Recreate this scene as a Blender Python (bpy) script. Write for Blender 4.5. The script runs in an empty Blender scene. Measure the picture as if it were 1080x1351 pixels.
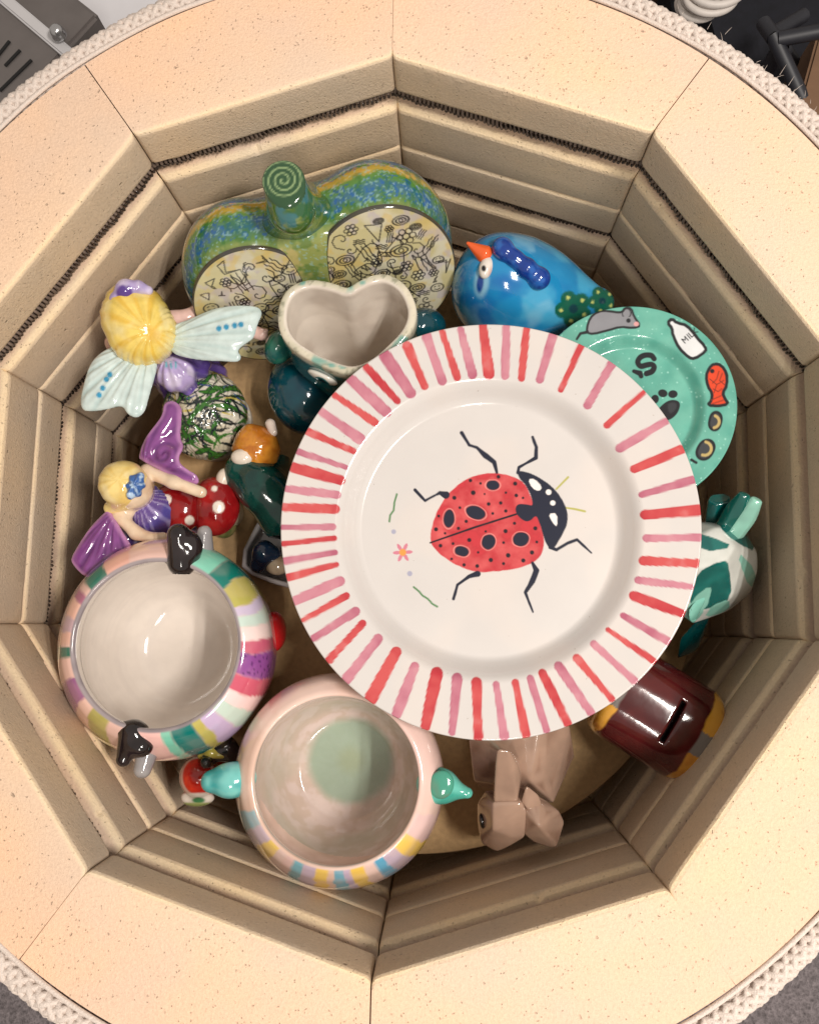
import bpy, bmesh, math, random
import numpy as np
from mathutils import Vector, Euler

C = bpy.context.scene
COL = C.collection
random.seed(7)
RNG = np.random.default_rng(7)
R_ = math.radians

# ------------------------------------------------------------------ camera
CAM_LOC = np.array((0.04097, -0.09053, 0.55448))
CAM_ROT = (0.131065, 0.042321, -0.000331)
cam_d = bpy.data.cameras.new('camera')
cam_d.lens = 36.0 * 1150.0 / 1351.0
cam_d.sensor_width = 36.0
cam_d.clip_start = 0.02
cam_d.clip_end = 60.0
cam = bpy.data.objects.new('camera', cam_d)
cam.location = CAM_LOC
cam.rotation_euler = CAM_ROT
COL.objects.link(cam)
C.camera = cam

# ------------------------------------------------------------------ world and lamps
wd = bpy.data.worlds.new('World')
C.world = wd
wd.use_nodes = True
bgn = wd.node_tree.nodes['Background']
bgn.inputs[0].default_value = (1.0, 0.90, 0.80, 1)
bgn.inputs[1].default_value = 0.46


def area(name, loc, target, sx, sy, power, col):
    l = bpy.data.lights.new(name, 'AREA')
    l.shape = 'RECTANGLE'
    l.size, l.size_y = sx, sy
    l.energy = power
    l.color = col
    o = bpy.data.objects.new(name, l)
    o.location = loc
    d = Vector(target) - Vector(loc)
    o.rotation_euler = d.to_track_quat('-Z', 'Y').to_euler()
    COL.objects.link(o)
    return o


# two tubes of the ceiling fitting to the right of the kiln, and a second, farther fitting towards the viewer
for dx in (0.0, 0.16):
    area('ceiling_tube_lamp', (0.80 + dx, -0.26, 1.70), (0.80 + dx, -0.26, 0), 0.045, 0.5, 19.8, (1.0, 0.935, 0.86))
for dx in (0.0, 0.16):
    area('ceiling_tube_lamp', (0.22 + dx, -1.35, 1.85), (0.22 + dx, -1.35, 0), 0.045, 0.7, 8.0, (1.0, 0.935, 0.86))

C.view_settings.view_transform = 'Standard'
C.view_settings.look = 'None'
C.view_settings.exposure = 0.0
C.view_settings.gamma = 1.0

# ------------------------------------------------------------------ photograph pixel -> point at a height (layout only)
def _rotm(r):
    return np.array(Euler(r, 'XYZ').to_matrix())


_M = _rotm(CAM_ROT)


def W(px, py, z):
    d = _M @ np.array([(px - 540) / 1150.0, -(py - 675.5) / 1150.0, -1.0])
    t = (z - CAM_LOC[2]) / d[2]
    return CAM_LOC + d * t


def WP(pts, z):
    return np.array([W(x, y, z)[:2] for x, y in pts])


def proj_px(v):
    q = (v - CAM_LOC) @ _M
    return np.stack([540 + 1150 * q[:, 0] / -q[:, 2], 675.5 - 1150 * q[:, 1] / -q[:, 2]], 1)


def on(px, py, f, lift=0.0):
    """the point where the line of sight through a photo pixel meets the solid f"""
    d = _M @ np.array([(px - 540) / 1150.0, -(py - 675.5) / 1150.0, -1.0])
    d = d / np.linalg.norm(d)
    t = 0.45
    for _ in range(300):
        h = float(f((CAM_LOC + d * t)[None])[0])
        t += max(h, -.002) * .7
        if abs(h) < 2e-5 or t > 0.9:
            break
    return CAM_LOC + d * (t - lift)


def crop(pts, ox, oy, s):
    return [(ox + x / s, oy + y / s) for x, y in pts]


# ------------------------------------------------------------------ numpy noise, colour and 2-D paint helpers
def lin(c):
    c = np.asarray(c, float) / 255.0
    return np.where(c <= 0.04045, c / 12.92, ((c + 0.055) / 1.055) ** 2.4)


def _hash(i, j, k):
    h = (i * 374761393 + j * 668265263 + k * 2147483647 * 3 + 1013904223) & 0xFFFFFFFF
    h = ((h ^ (h >> 13)) * 1274126177) & 0xFFFFFFFF
    h = h ^ (h >> 16)
    return (h & 0xFFFF) / 65535.0


def vnoise(p):
    p = np.asarray(p, float) + 1000.0
    f = np.floor(p).astype(np.int64)
    t = p - f
    t = t * t * (3 - 2 * t)
    out = 0
    for a in (0, 1):
        for b in (0, 1):
            for c in (0, 1):
                w = (t[:, 0] if a else 1 - t[:, 0]) * (t[:, 1] if b else 1 - t[:, 1]) * (t[:, 2] if c else 1 - t[:, 2])
                out = out + w * _hash(f[:, 0] + a, f[:, 1] + b, f[:, 2] + c)
    return out


def fbm(p, s, n=3):
    o, a, tot = 0, 1.0, 0
    for i in range(n):
        o = o + a * vnoise(p * s * 2 ** i + 17.3 * i)
        tot += a
        a *= 0.5
    return o / tot


def sst(a, b, x):
    t = np.clip((x - a) / (b - a), 0, 1)
    return t * t * (3 - 2 * t)


def mixc(c, col, m):
    """paint linear colour col over c with mask m"""
    m = np.asarray(m)[:, None]
    return c * (1 - m) + np.asarray(col) * m


def seg_d(q, a, b):
    a, b = np.asarray(a, float), np.asarray(b, float)
    ab = b - a
    t = np.clip(((q - a) @ ab) / max(ab @ ab, 1e-18), 0, 1)
    return np.linalg.norm(q - a - t[:, None] * ab, axis=1), t


def line_d(q, pts, ws=None):
    """signed distance to a polyline with a half width per point"""
    best = np.full(len(q), 1e9)
    for i in range(len(pts) - 1):
        d, t = seg_d(q, pts[i], pts[i + 1])
        if ws is not None:
            d = d - (ws[i] * (1 - t) + ws[i + 1] * t)
        best = np.minimum(best, d)
    return best


def poly_d(q, pts):
    pts = np.asarray(pts, float)
    n = len(pts)
    d = np.full(len(q), 1e18)
    s = np.ones(len(q))
    j = n - 1
    for i in range(n):
        e = pts[j] - pts[i]
        w = q - pts[i]
        t = np.clip((w @ e) / (e @ e), 0, 1)
        b = w - t[:, None] * e
        d = np.minimum(d, (b * b).sum(1))
        c1 = q[:, 1] >= pts[i, 1]
        c2 = q[:, 1] < pts[j, 1]
        c3 = e[0] * w[:, 1] > e[1] * w[:, 0]
        flip = (c1 & c2 & c3) | (~c1 & ~c2 & ~c3)
        s = np.where(flip, -s, s)
        j = i
    return s * np.sqrt(d)


def smooth_poly(pts, it=2):
    p = np.asarray(pts, float)
    for _ in range(it):
        nx = np.roll(p, -1, 0)
        p = np.stack([p * 0.75 + nx * 0.25, p * 0.25 + nx * 0.75], 1).reshape(-1, 2)
    return p


def ell2(q, cx, cy, rx, ry, ang=0):
    c, s = math.cos(ang), math.sin(ang)
    x, y = q[:, 0] - cx, q[:, 1] - cy
    u, v = (c * x + s * y) / rx, (-s * x + c * y) / ry
    return (np.sqrt(u * u + v * v) - 1) * min(rx, ry)


def msk(d, soft):
    return 1 - sst(-soft, soft, d)


# ------------------------------------------------------------------ signed distance solids and surface nets
def smin(a, b, k):
    h = np.clip(0.5 + 0.5 * (b - a) / k, 0, 1)
    return b * (1 - h) + a * h - k * h * (1 - h)


def smax(a, b, k):
    return -smin(-a, -b, k)


def sph(p, c, r):
    return np.linalg.norm(p - np.asarray(c), axis=1) - r


def ell(p, c, r, rz=0.0, tilt=None):
    q = p - np.asarray(c)
    if rz:
        cs, sn = math.cos(-rz), math.sin(-rz)
        q = np.stack([q[:, 0] * cs - q[:, 1] * sn, q[:, 0] * sn + q[:, 1] * cs, q[:, 2]], 1)
    if tilt is not None:
        q = q @ tilt
    r = np.asarray(r)
    k0 = np.linalg.norm(q / r, axis=1)
    k1 = np.linalg.norm(q / (r * r), axis=1) + 1e-9
    return k0 * (k0 - 1) / k1


def cap(p, a, b, ra, rb=None):
    rb = ra if rb is None else rb
    a, b = np.asarray(a), np.asarray(b)
    ab = b - a
    t = np.clip(((p - a) @ ab) / (ab @ ab), 0, 1)
    return np.linalg.norm(p - a - t[:, None] * ab, axis=1) - (ra + (rb - ra) * t)


def chain(p, pts, rs, k=0.003):
    d = None
    for i in range(len(pts) - 1):
        c = cap(p, pts[i], pts[i + 1], rs[i], rs[i + 1])
        d = c if d is None else smin(d, c, k)
    return d


def rbox(p, c, half, r, rz=0.0):
    q = p - np.asarray(c)
    if rz:
        cs, sn = math.cos(-rz), math.sin(-rz)
        q = np.stack([q[:, 0] * cs - q[:, 1] * sn, q[:, 0] * sn + q[:, 1] * cs, q[:, 2]], 1)
    a = np.abs(q) - (np.asarray(half) - r)
    return np.linalg.norm(np.maximum(a, 0), axis=1) + np.minimum(a.max(1), 0) - r


def nets(f, lo, hi, h):
    lo, hi = np.asarray(lo, float), np.asarray(hi, float)
    n = np.ceil((hi - lo) / h).astype(int) + 1
    ax = [lo[i] + h * np.arange(n[i]) for i in range(3)]
    V = np.empty(n)
    step = max(1, int(400000 / (n[1] * n[2])))
    Y, Z = np.meshgrid(ax[1], ax[2], indexing='ij')
    for s in range(0, n[0], step):
        xs = ax[0][s:s + step]
        P = np.empty((len(xs),) + Y.shape + (3,))
        P[..., 0] = xs[:, None, None]
        P[..., 1] = Y
        P[..., 2] = Z
        V[s:s + step] = f(P.reshape(-1, 3)).reshape(len(xs), n[1], n[2])
    S = V < 0
    m = n - 1
    cnt = np.zeros(m, np.int8)
    for a in (0, 1):
        for b in (0, 1):
            for c in (0, 1):
                cnt += S[a:a + m[0], b:b + m[1], c:c + m[2]]
    act = (cnt > 0) & (cnt < 8)
    idx = -np.ones(m, np.int64)
    ii = np.argwhere(act)
    idx[act] = np.arange(len(ii))
    acc = np.zeros((len(ii), 3))
    num = np.zeros(len(ii))
    cor = [(a, b, c) for a in (0, 1) for b in (0, 1) for c in (0, 1)]
    for p0 in cor:
        for axis in range(3):
            if p0[axis] == 0:
                p1 = list(p0)
                p1[axis] = 1
                v0 = V[ii[:, 0] + p0[0], ii[:, 1] + p0[1], ii[:, 2] + p0[2]]
                v1 = V[ii[:, 0] + p1[0], ii[:, 1] + p1[1], ii[:, 2] + p1[2]]
                x = (v0 < 0) != (v1 < 0)
                t = np.where(x, v0 / np.where(x, v0 - v1, 1), 0)
                pt = np.tile(np.array(p0, float), (len(ii), 1))
                pt[:, axis] += t
                acc += pt * x[:, None]
                num += x
    vv = lo + (ii + acc / num[:, None]) * h
    quads = []
    for axis in range(3):
        o1, o2 = [(1, 2), (2, 0), (0, 1)][axis]
        sl0 = [slice(None)] * 3
        sl1 = [slice(None)] * 3
        sl0[axis] = slice(0, -1)
        sl1[axis] = slice(1, None)
        A, B = S[tuple(sl0)], S[tuple(sl1)]
        e = np.argwhere(A != B)
        ok = (e[:, o1] > 0) & (e[:, o2] > 0) & (e[:, o1] < n[o1] - 1) & (e[:, o2] < n[o2] - 1)
        e = e[ok]
        q = []
        for d1, d2 in ((-1, -1), (0, -1), (0, 0), (-1, 0)):
            g = e.copy()
            g[:, o1] += d1
            g[:, o2] += d2
            q.append(idx[g[:, 0], g[:, 1], g[:, 2]])
        q = np.stack(q, 1)
        a = A[e[:, 0], e[:, 1], e[:, 2]]
        q[~a] = q[~a][:, ::-1]
        quads.append(q)
    quads = np.concatenate(quads)
    e = h * 0.25
    for _ in range(2):
        g = np.stack([f(vv + e * np.eye(3)[i]) - f(vv - e * np.eye(3)[i]) for i in range(3)], 1) / (2 * e)
        st = f(vv)[:, None] * g / np.maximum((g * g).sum(1), 0.2)[:, None]
        vv = vv - np.clip(st, -h * .6, h * .6)
    return vv, quads


# ------------------------------------------------------------------ mesh / object helpers
def raw_mesh(name, v, faces, col=None, smooth=True):
    v = np.asarray(v, np.float32)
    me = bpy.data.meshes.new(name)
    faces = np.asarray(faces)
    k = faces.shape[1]
    me.vertices.add(len(v))
    me.vertices.foreach_set('co', v.ravel())
    me.loops.add(faces.size)
    me.loops.foreach_set('vertex_index', faces.ravel().astype(np.int32))
    me.polygons.add(len(faces))
    me.polygons.foreach_set('loop_start', np.arange(0, faces.size, k, dtype=np.int32))
    me.polygons.foreach_set('loop_total', np.full(len(faces), k, np.int32))
    me.polygons.foreach_set('use_smooth', np.full(len(faces), smooth))
    if col is not None:
        a = me.color_attributes.new('Col', 'FLOAT_COLOR', 'POINT')
        c4 = np.ones((len(v), 4), np.float32)
        c4[:, :3] = np.clip(col, 0, 1)
        a.data.foreach_set('color', c4.ravel())
    me.update()
    me.validate()
    return me


def put(name, me, mat, parent=None, loc=(0, 0, 0)):
    o = bpy.data.objects.new(name, me)
    if mat is not None and not me.materials:
        me.materials.append(mat)
    o.location = loc
    if parent is not None:
        o.parent = parent
    COL.objects.link(o)
    return o


def tag(o, label=None, cat=None, group=None, kind=None):
    if label:
        o['label'] = label
    if cat:
        o['category'] = cat
    if group:
        o['group'] = group
    if kind:
        o['kind'] = kind
    return o


def thing(name, label, cat, loc, group=None):
    o = bpy.data.objects.new(name, None)
    o.empty_display_size = 0.02
    o.location = loc
    COL.objects.link(o)
    return tag(o, label, cat, group)


def abs_loc(o):
    l = np.zeros(3)
    while o is not None:
        l = l + np.array(o.location)
        o = o.parent
    return l


def solid(name, f, lo, hi, h, paint, mat, parent):
    """mesh of the signed distance f (world space), painted by paint(points), child of parent"""
    v, q = nets(f, lo, hi, h)
    c = paint(v) if callable(paint) else np.tile(lin(paint), (len(v), 1))
    return put(name, raw_mesh(name, v - abs_loc(parent), q, c), mat, parent)


def grid_faces(nu, nv, wrap_u=False):
    a = np.arange(nu * nv).reshape(nu, nv)
    b = np.roll(a, -1, 0) if wrap_u else a[1:]
    a_ = a if wrap_u else a[:-1]
    return np.stack([a_[:, :-1], b[:, :-1], b[:, 1:], a_[:, 1:]], -1).reshape(-1, 4)


def resample(prof, n):
    p = np.asarray(prof, float)
    # Catmull-Rom
    q = np.vstack([2 * p[0] - p[1], p, 2 * p[-1] - p[-2]])
    out = []
    for i in range(1, len(q) - 2):
        t = np.linspace(0, 1, 24, endpoint=False)[:, None]
        a, b, c, d = q[i - 1], q[i], q[i + 1], q[i + 2]
        out.append(0.5 * ((2 * b) + (-a + c) * t + (2 * a - 5 * b + 4 * c - d) * t * t + (-a + 3 * b - 3 * c + d) * t ** 3))
    out = np.vstack(out + [p[-1:]])
    s = np.r_[0, np.cumsum(np.linalg.norm(np.diff(out, axis=0), axis=1))]
    g = np.linspace(0, s[-1], n)
    return np.stack([np.interp(g, s, out[:, 0]), np.interp(g, s, out[:, 1])], 1)


def lathe(prof, nseg, cx=0.0, cy=0.0, shift=None):
    prof = np.asarray(prof)
    th = np.linspace(0, 2 * math.pi, nseg, endpoint=False)
    r, z = prof[:, 0], prof[:, 1]
    v = np.stack([np.outer(np.cos(th), r) + cx, np.outer(np.sin(th), r) + cy, np.tile(z, (nseg, 1))], -1)
    if shift is not None:
        v[..., :2] += shift(v[..., 2])
    return v.reshape(-1, 3), grid_faces(nseg, len(prof), True)


def tube(pts, rad, ns=8, closed=False):
    pts = np.asarray(pts, float)
    n = len(pts)
    rad = np.broadcast_to(np.asarray(rad, float), (n,))
    if closed:
        t = np.roll(pts, -1, 0) - np.roll(pts, 1, 0)
    else:
        t = np.gradient(pts, axis=0)
    t /= np.linalg.norm(t, axis=1)[:, None] + 1e-12
    up = np.tile(np.array([0.03, 0.07, 1.0]), (n, 1))
    a = np.cross(t, up)
    a /= np.linalg.norm(a, axis=1)[:, None] + 1e-9
    b = np.cross(t, a)
    th = np.linspace(0, 2 * math.pi, ns, endpoint=False)
    v = pts[:, None, :] + rad[:, None, None] * (np.cos(th)[None, :, None] * a[:, None, :] + np.sin(th)[None, :, None] * b[:, None, :])
    idx = np.arange(n * ns).reshape(n, ns)
    nx = np.roll(idx, -1, 0) if closed else idx[1:]
    cu = idx if closed else idx[:-1]
    f = np.stack([cu, np.roll(cu, -1, 1), np.roll(nx, -1, 1), nx], -1).reshape(-1, 4)
    return v.reshape(-1, 3), f


def join(parts):
    vs, fs, n = [], [], 0
    for v, f in parts:
        vs.append(v)
        fs.append(f + n)
        n += len(v)
    return np.vstack(vs), np.vstack(fs)


def hull(pts_list):
    """flat-shaded faceted solid: convex hulls, every facet with vertices of its own"""
    V, F = [], []
    for pts in pts_list:
        bm = bmesh.new()
        for p in pts:
            bm.verts.new(p)
        bmesh.ops.convex_hull(bm, input=bm.verts)
        loose = [v for v in bm.verts if not v.link_faces]
        bmesh.ops.delete(bm, geom=loose, context='VERTS')
        bmesh.ops.triangulate(bm, faces=bm.faces)
        bmesh.ops.recalc_face_normals(bm, faces=bm.faces)
        for f in bm.faces:
            F.append([len(V), len(V) + 1, len(V) + 2])
            V += [tuple(v.co) for v in f.verts]
        bm.free()
    return np.array(V), np.array(F)


# ------------------------------------------------------------------ materials
def nodes_of(name):
    m = bpy.data.materials.new(name)
    m.use_nodes = True
    nt = m.node_tree
    return m, nt, nt.nodes['Principled BSDF']


def N(nt, t, **kw):
    n = nt.nodes.new(t)
    for k, v in kw.items():
        setattr(n, k, v)
    return n


def glaze(name, rough=0.12, var=0.18, vscale=90.0, bump=0.25, bscale=160.0, coat=0.6):
    m, nt, b = nodes_of(name)
    L = nt.links.new
    at = N(nt, 'ShaderNodeAttribute', attribute_name='Col')
    tc = N(nt, 'ShaderNodeTexCoord')
    no = N(nt, 'ShaderNodeTexNoise')
    no.inputs['Scale'].default_value = vscale
    no.inputs['Detail'].default_value = 4
    L(tc.outputs['Object'], no.inputs['Vector'])
    mr = N(nt, 'ShaderNodeMapRange')
    mr.inputs[1].default_value = 0.25
    mr.inputs[2].default_value = 0.75
    mr.inputs[3].default_value = 1 - var
    mr.inputs[4].default_value = 1 + var * 0.5
    L(no.outputs['Fac'], mr.inputs[0])
    hs = N(nt, 'ShaderNodeHueSaturation')
    L(at.outputs['Color'], hs.inputs['Color'])
    L(mr.outputs[0], hs.inputs['Value'])
    L(hs.outputs[0], b.inputs['Base Color'])
    b.inputs['Roughness'].default_value = rough
    b.inputs['Coat Weight'].default_value = coat
    b.inputs['Coat Roughness'].default_value = 0.04
    n2 = N(nt, 'ShaderNodeTexNoise')
    n2.inputs['Scale'].default_value = bscale
    n2.inputs['Detail'].default_value = 2
    L(tc.outputs['Object'], n2.inputs['Vector'])
    bp = N(nt, 'ShaderNodeBump')
    bp.inputs['Strength'].default_value = bump
    bp.inputs['Distance'].default_value = 0.0008
    L(n2.outputs['Fac'], bp.inputs['Height'])
    L(bp.outputs[0], b.inputs['Normal'])
    L(bp.outputs[0], b.inputs['Coat Normal'])
    return m


G_PLATE = glaze('plate_glaze', rough=0.16, var=0.03, vscale=30, bump=0.05, bscale=50, coat=0.5)
G_TURQ = glaze('speckled_turquoise_glaze', rough=0.15, var=0.12, vscale=60, bump=0.08, bscale=60)
G_POT = glaze('hand_painted_glaze', rough=0.11, var=0.06, vscale=70, bump=0.10, bscale=90)
G_FIG = glaze('figurine_glaze', rough=0.12, var=0.18, vscale=110, bump=0.18, bscale=140)
G_FACET = glaze('facet_glaze', rough=0.10, var=0.16, vscale=60, bump=0.16, bscale=70, coat=1.0)


def brick_mat():
    m, nt, b = nodes_of('fire_brick')
    L = nt.links.new
    at = N(nt, 'ShaderNodeAttribute', attribute_name='Col')
    ge = N(nt, 'ShaderNodeNewGeometry')
    big = N(nt, 'ShaderNodeTexNoise')
    big.inputs['Scale'].default_value = 11
    big.inputs['Detail'].default_value = 5
    L(ge.outputs['Position'], big.inputs['Vector'])
    mid = N(nt, 'ShaderNodeTexNoise')
    mid.inputs['Scale'].default_value = 520
    mid.inputs['Detail'].default_value = 6
    mid.inputs['Roughness'].default_value = 0.7
    L(ge.outputs['Position'], mid.inputs['Vector'])
    # pits: cells picked by a noise threshold
    wn = N(nt, 'ShaderNodeTexNoise')
    wn.inputs['Scale'].default_value = 150
    wn.inputs['Detail'].default_value = 2
    L(ge.outputs['Position'], wn.inputs['Vector'])
    add = N(nt, 'ShaderNodeVectorMath', operation='MULTIPLY_ADD')
    add.inputs[1].default_value = (0.006, 0.006, 0.006)
    L(wn.outputs['Color'], add.inputs[0])
    L(ge.outputs['Position'], add.inputs[2])
    vo = N(nt, 'ShaderNodeTexVoronoi')
    vo.inputs['Scale'].default_value = 520
    L(add.outputs[0], vo.inputs['Vector'])
    sel = N(nt, 'ShaderNodeSeparateColor')
    L(vo.outputs['Color'], sel.inputs[0])
    gate = N(nt, 'ShaderNodeMath', operation='GREATER_THAN')
    L(sel.outputs[0], gate.inputs[0])
    gm = N(nt, 'ShaderNodeMapRange')
    gm.inputs[1].default_value = 0.35
    gm.inputs[2].default_value = 0.65
    gm.inputs[3].default_value = 0.965
    gm.inputs[4].default_value = 0.80
    L(big.outputs['Fac'], gm.inputs[0])
    L(gm.outputs[0], gate.inputs[1])
    pit = N(nt, 'ShaderNodeMapRange')
    pit.inputs[1].default_value = 0.10
    pit.inputs[2].default_value = 0.36
    pit.inputs[3].default_value = 1
    pit.inputs[4].default_value = 0
    L(vo.outputs['Distance'], pit.inputs[0])
    pm0 = N(nt, 'ShaderNodeMath', operation='MULTIPLY')
    L(pit.outputs[0], pm0.inputs[0])
    L(gate.outputs[0], pm0.inputs[1])
    vo2 = N(nt, 'ShaderNodeTexVoronoi')
    vo2.inputs['Scale'].default_value = 120
    L(add.outputs[0], vo2.inputs['Vector'])
    se2 = N(nt, 'ShaderNodeSeparateColor')
    L(vo2.outputs['Color'], se2.inputs[0])
    ga2 = N(nt, 'ShaderNodeMath', operation='GREATER_THAN')
    ga2.inputs[1].default_value = 0.955
    L(se2.outputs[1], ga2.inputs[0])
    pi2_ = N(nt, 'ShaderNodeMapRange')
    pi2_.inputs[1].default_value = 0.05
    pi2_.inputs[2].default_value = 0.17
    pi2_.inputs[3].default_value = 1.6
    pi2_.inputs[4].default_value = 0
    L(vo2.outputs['Distance'], pi2_.inputs[0])
    pm1 = N(nt, 'ShaderNodeMath', operation='MULTIPLY')
    L(pi2_.outputs[0], pm1.inputs[0])
    L(ga2.outputs[0], pm1.inputs[1])
    pm = N(nt, 'ShaderNodeMath', operation='MAXIMUM')
    L(pm0.outputs[0], pm.inputs[0])
    L(pm1.outputs[0], pm.inputs[1])
    mr = N(nt, 'ShaderNodeMapRange')
    mr.inputs[1].default_value = 0.3
    mr.inputs[2].default_value = 0.7
    mr.inputs[3].default_value = 0.9
    mr.inputs[4].default_value = 1.06
    L(big.outputs['Fac'], mr.inputs[0])
    mr2 = N(nt, 'ShaderNodeMapRange')
    mr2.inputs[1].default_value = 0.3
    mr2.inputs[2].default_value = 0.7
    mr2.inputs[3].default_value = 0.9
    mr2.inputs[4].default_value = 1.07
    L(mid.outputs['Fac'], mr2.inputs[0])
    mu = N(nt, 'ShaderNodeMath', operation='MULTIPLY')
    L(mr.outputs[0], mu.inputs[0])
    L(mr2.outputs[0], mu.inputs[1])
    pv = N(nt, 'ShaderNodeMapRange')
    pv.inputs[3].default_value = 1
    pv.inputs[4].default_value = 0.78
    L(pm.outputs[0], pv.inputs[0])
    mu2 = N(nt, 'ShaderNodeMath', operation='MULTIPLY')
    L(mu.outputs[0], mu2.inputs[0])
    L(pv.outputs[0], mu2.inputs[1])
    oi = N(nt, 'ShaderNodeObjectInfo')
    ov = N(nt, 'ShaderNodeMapRange')
    ov.inputs[3].default_value = 0.93
    ov.inputs[4].default_value = 1.04
    L(oi.outputs['Random'], ov.inputs[0])
    mu3 = N(nt, 'ShaderNodeMath', operation='MULTIPLY')
    L(mu2.outputs[0], mu3.inputs[0])
    L(ov.outputs[0], mu3.inputs[1])
    os_ = N(nt, 'ShaderNodeMapRange')
    os_.inputs[1].default_value = 0.3
    os_.inputs[2].default_value = 0.7
    os_.inputs[3].default_value = 0.86
    os_.inputs[4].default_value = 1.12
    L(big.outputs['Fac'], os_.inputs[0])
    hs = N(nt, 'ShaderNodeHueSaturation')
    L(os_.outputs[0], hs.inputs['Saturation'])
    L(at.outputs['Color'], hs.inputs['Color'])
    L(mu3.outputs[0], hs.inputs['Value'])
    L(hs.outputs[0], b.inputs['Base Color'])
    b.inputs['Roughness'].default_value = 0.85
    b.inputs['Specular IOR Level'].default_value = 0.25
    h1 = N(nt, 'ShaderNodeMath', operation='MULTIPLY')
    h1.inputs[1].default_value = -0.8
    L(pm.outputs[0], h1.inputs[0])
    h2 = N(nt, 'ShaderNodeMath', operation='ADD')
    L(h1.outputs[0], h2.inputs[0])
    L(mid.outputs['Fac'], h2.inputs[1])
    h3 = N(nt, 'ShaderNodeMath', operation='ADD')
    L(h2.outputs[0], h3.inputs[0])
    h4 = N(nt, 'ShaderNodeMath', operation='MULTIPLY')
    h4.inputs[1].default_value = 0.25
    L(wn.outputs['Fac'], h4.inputs[0])
    L(h4.outputs[0], h3.inputs[1])
    bp = N(nt, 'ShaderNodeBump')
    bp.inputs['Strength'].default_value = 0.8
    bp.inputs['Distance'].default_value = 0.0012
    L(h3.outputs[0], bp.inputs['Height'])
    L(bp.outputs[0], b.inputs['Normal'])
    return m


def plain(name, col, rough=0.6, metal=0.0, nscale=80.0, var=0.15, bump=0.2, bdist=0.001, obj=True):
    m, nt, b = nodes_of(name)
    L = nt.links.new
    tc = N(nt, 'ShaderNodeTexCoord')
    no = N(nt, 'ShaderNodeTexNoise')
    no.inputs['Scale'].default_value = nscale
    no.inputs['Detail'].default_value = 5
    L(tc.outputs['Object'], no.inputs['Vector'])
    mr = N(nt, 'ShaderNodeMapRange')
    mr.inputs[1].default_value = 0.25
    mr.inputs[2].default_value = 0.75
    mr.inputs[3].default_value = 1 - var
    mr.inputs[4].default_value = 1 + var
    L(no.outputs['Fac'], mr.inputs[0])
    hs = N(nt, 'ShaderNodeHueSaturation')
    hs.inputs['Color'].default_value = (*lin(col), 1)
    L(mr.outputs[0], hs.inputs['Value'])
    L(hs.outputs[0], b.inputs['Base Color'])
    b.inputs['Roughness'].default_value = rough
    b.inputs['Metallic'].default_value = metal
    bp = N(nt, 'ShaderNodeBump')
    bp.inputs['Strength'].default_value = bump
    bp.inputs['Distance'].default_value = bdist
    L(no.outputs['Fac'], bp.inputs['Height'])
    L(bp.outputs[0], b.inputs['Normal'])
    return m


M_BRICK = brick_mat()
M_COIL = plain('oxidised_coil_wire', (116, 99, 88), 0.6, 0.1, 300, 0.3, 0.3, 0.0004)
M_ROPE = plain('glass_fibre_braid', (212, 198, 188), 0.55, 0.0, 900, 0.16, 0.7, 0.0008)
M_SHELF = plain('kiln_shelf_wash', (178, 146, 104), 0.85, 0.0, 220, 0.14, 0.35, 0.0006)
M_STEEL = plain('brushed_steel', (150, 146, 142), 0.35, 0.8, 40, 0.08, 0.08)
M_GREY = plain('grey_painted_steel', (186, 184, 186), 0.4, 0.0, 30, 0.06, 0.05)
M_WHITE = plain('white_enamel', (214, 212, 216), 0.35, 0.0, 30, 0.05, 0.05)
M_RED = plain('red_plastic', (150, 24, 22), 0.35, 0.0, 40, 0.1, 0.05)
M_BLACK = plain('black_metal', (22, 23, 30), 0.5, 0.0, 60, 0.2, 0.1)
M_DARK = plain('slot_darkness', (14, 13, 13), 0.8, 0.0, 60, 0.1, 0.1)
M_CARD = plain('brown_cardboard', (112, 84, 62), 0.85, 0.0, 60, 0.12, 0.2)
M_CARPET = plain('grey_carpet', (118, 110, 112), 0.95, 0.0, 230, 0.55, 1.0, 0.006)
M_CORD = plain('white_cord', (208, 200, 194), 0.5, 0.0, 60, 0.08, 0.1)

# ------------------------------------------------------------------ the kiln
A0 = 0.3 * math.cos(math.pi / 10)       # inner apothem of the ten-sided chamber
TAN = math.tan(math.pi / 10)
R_OUT = 0.3665
BH = 0.1143
ROT0 = math.pi / 2 - 0.01909            # direction of the first corner
kiln = thing('kiln', 'open round electric kiln lined with cream fire bricks and heating coils', 'kiln', (0, 0, -0.62))

PROF = [  # r offset from the apothem (None: outer skin), z below the brick's top, colour key
    (None, 0.0, 0), (0.058, 0, 0), (0.034, 0, 0), (0.016, 0, 0), (0.0075, -0.0001, 0), (0.004, -0.0004, 0), (0.0016, -0.0014, 3), (0.0004, -0.0032, 1),
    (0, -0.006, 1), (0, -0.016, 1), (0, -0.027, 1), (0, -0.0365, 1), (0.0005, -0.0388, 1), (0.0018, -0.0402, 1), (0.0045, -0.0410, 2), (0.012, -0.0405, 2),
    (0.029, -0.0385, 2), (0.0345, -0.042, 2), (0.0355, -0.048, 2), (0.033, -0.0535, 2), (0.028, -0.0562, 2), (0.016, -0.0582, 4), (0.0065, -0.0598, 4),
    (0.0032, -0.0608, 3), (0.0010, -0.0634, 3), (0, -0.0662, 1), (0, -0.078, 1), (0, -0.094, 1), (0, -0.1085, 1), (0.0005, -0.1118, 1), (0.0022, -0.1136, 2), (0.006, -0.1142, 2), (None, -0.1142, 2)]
BC = {0: lin((238, 207, 179)), 1: lin((213, 190, 163)), 2: lin((160, 140, 116)), 3: lin((247, 222, 186)), 4: lin((222, 192, 166))}  # chamfer key is paler: light caught by the upper edges put into the colour


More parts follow.
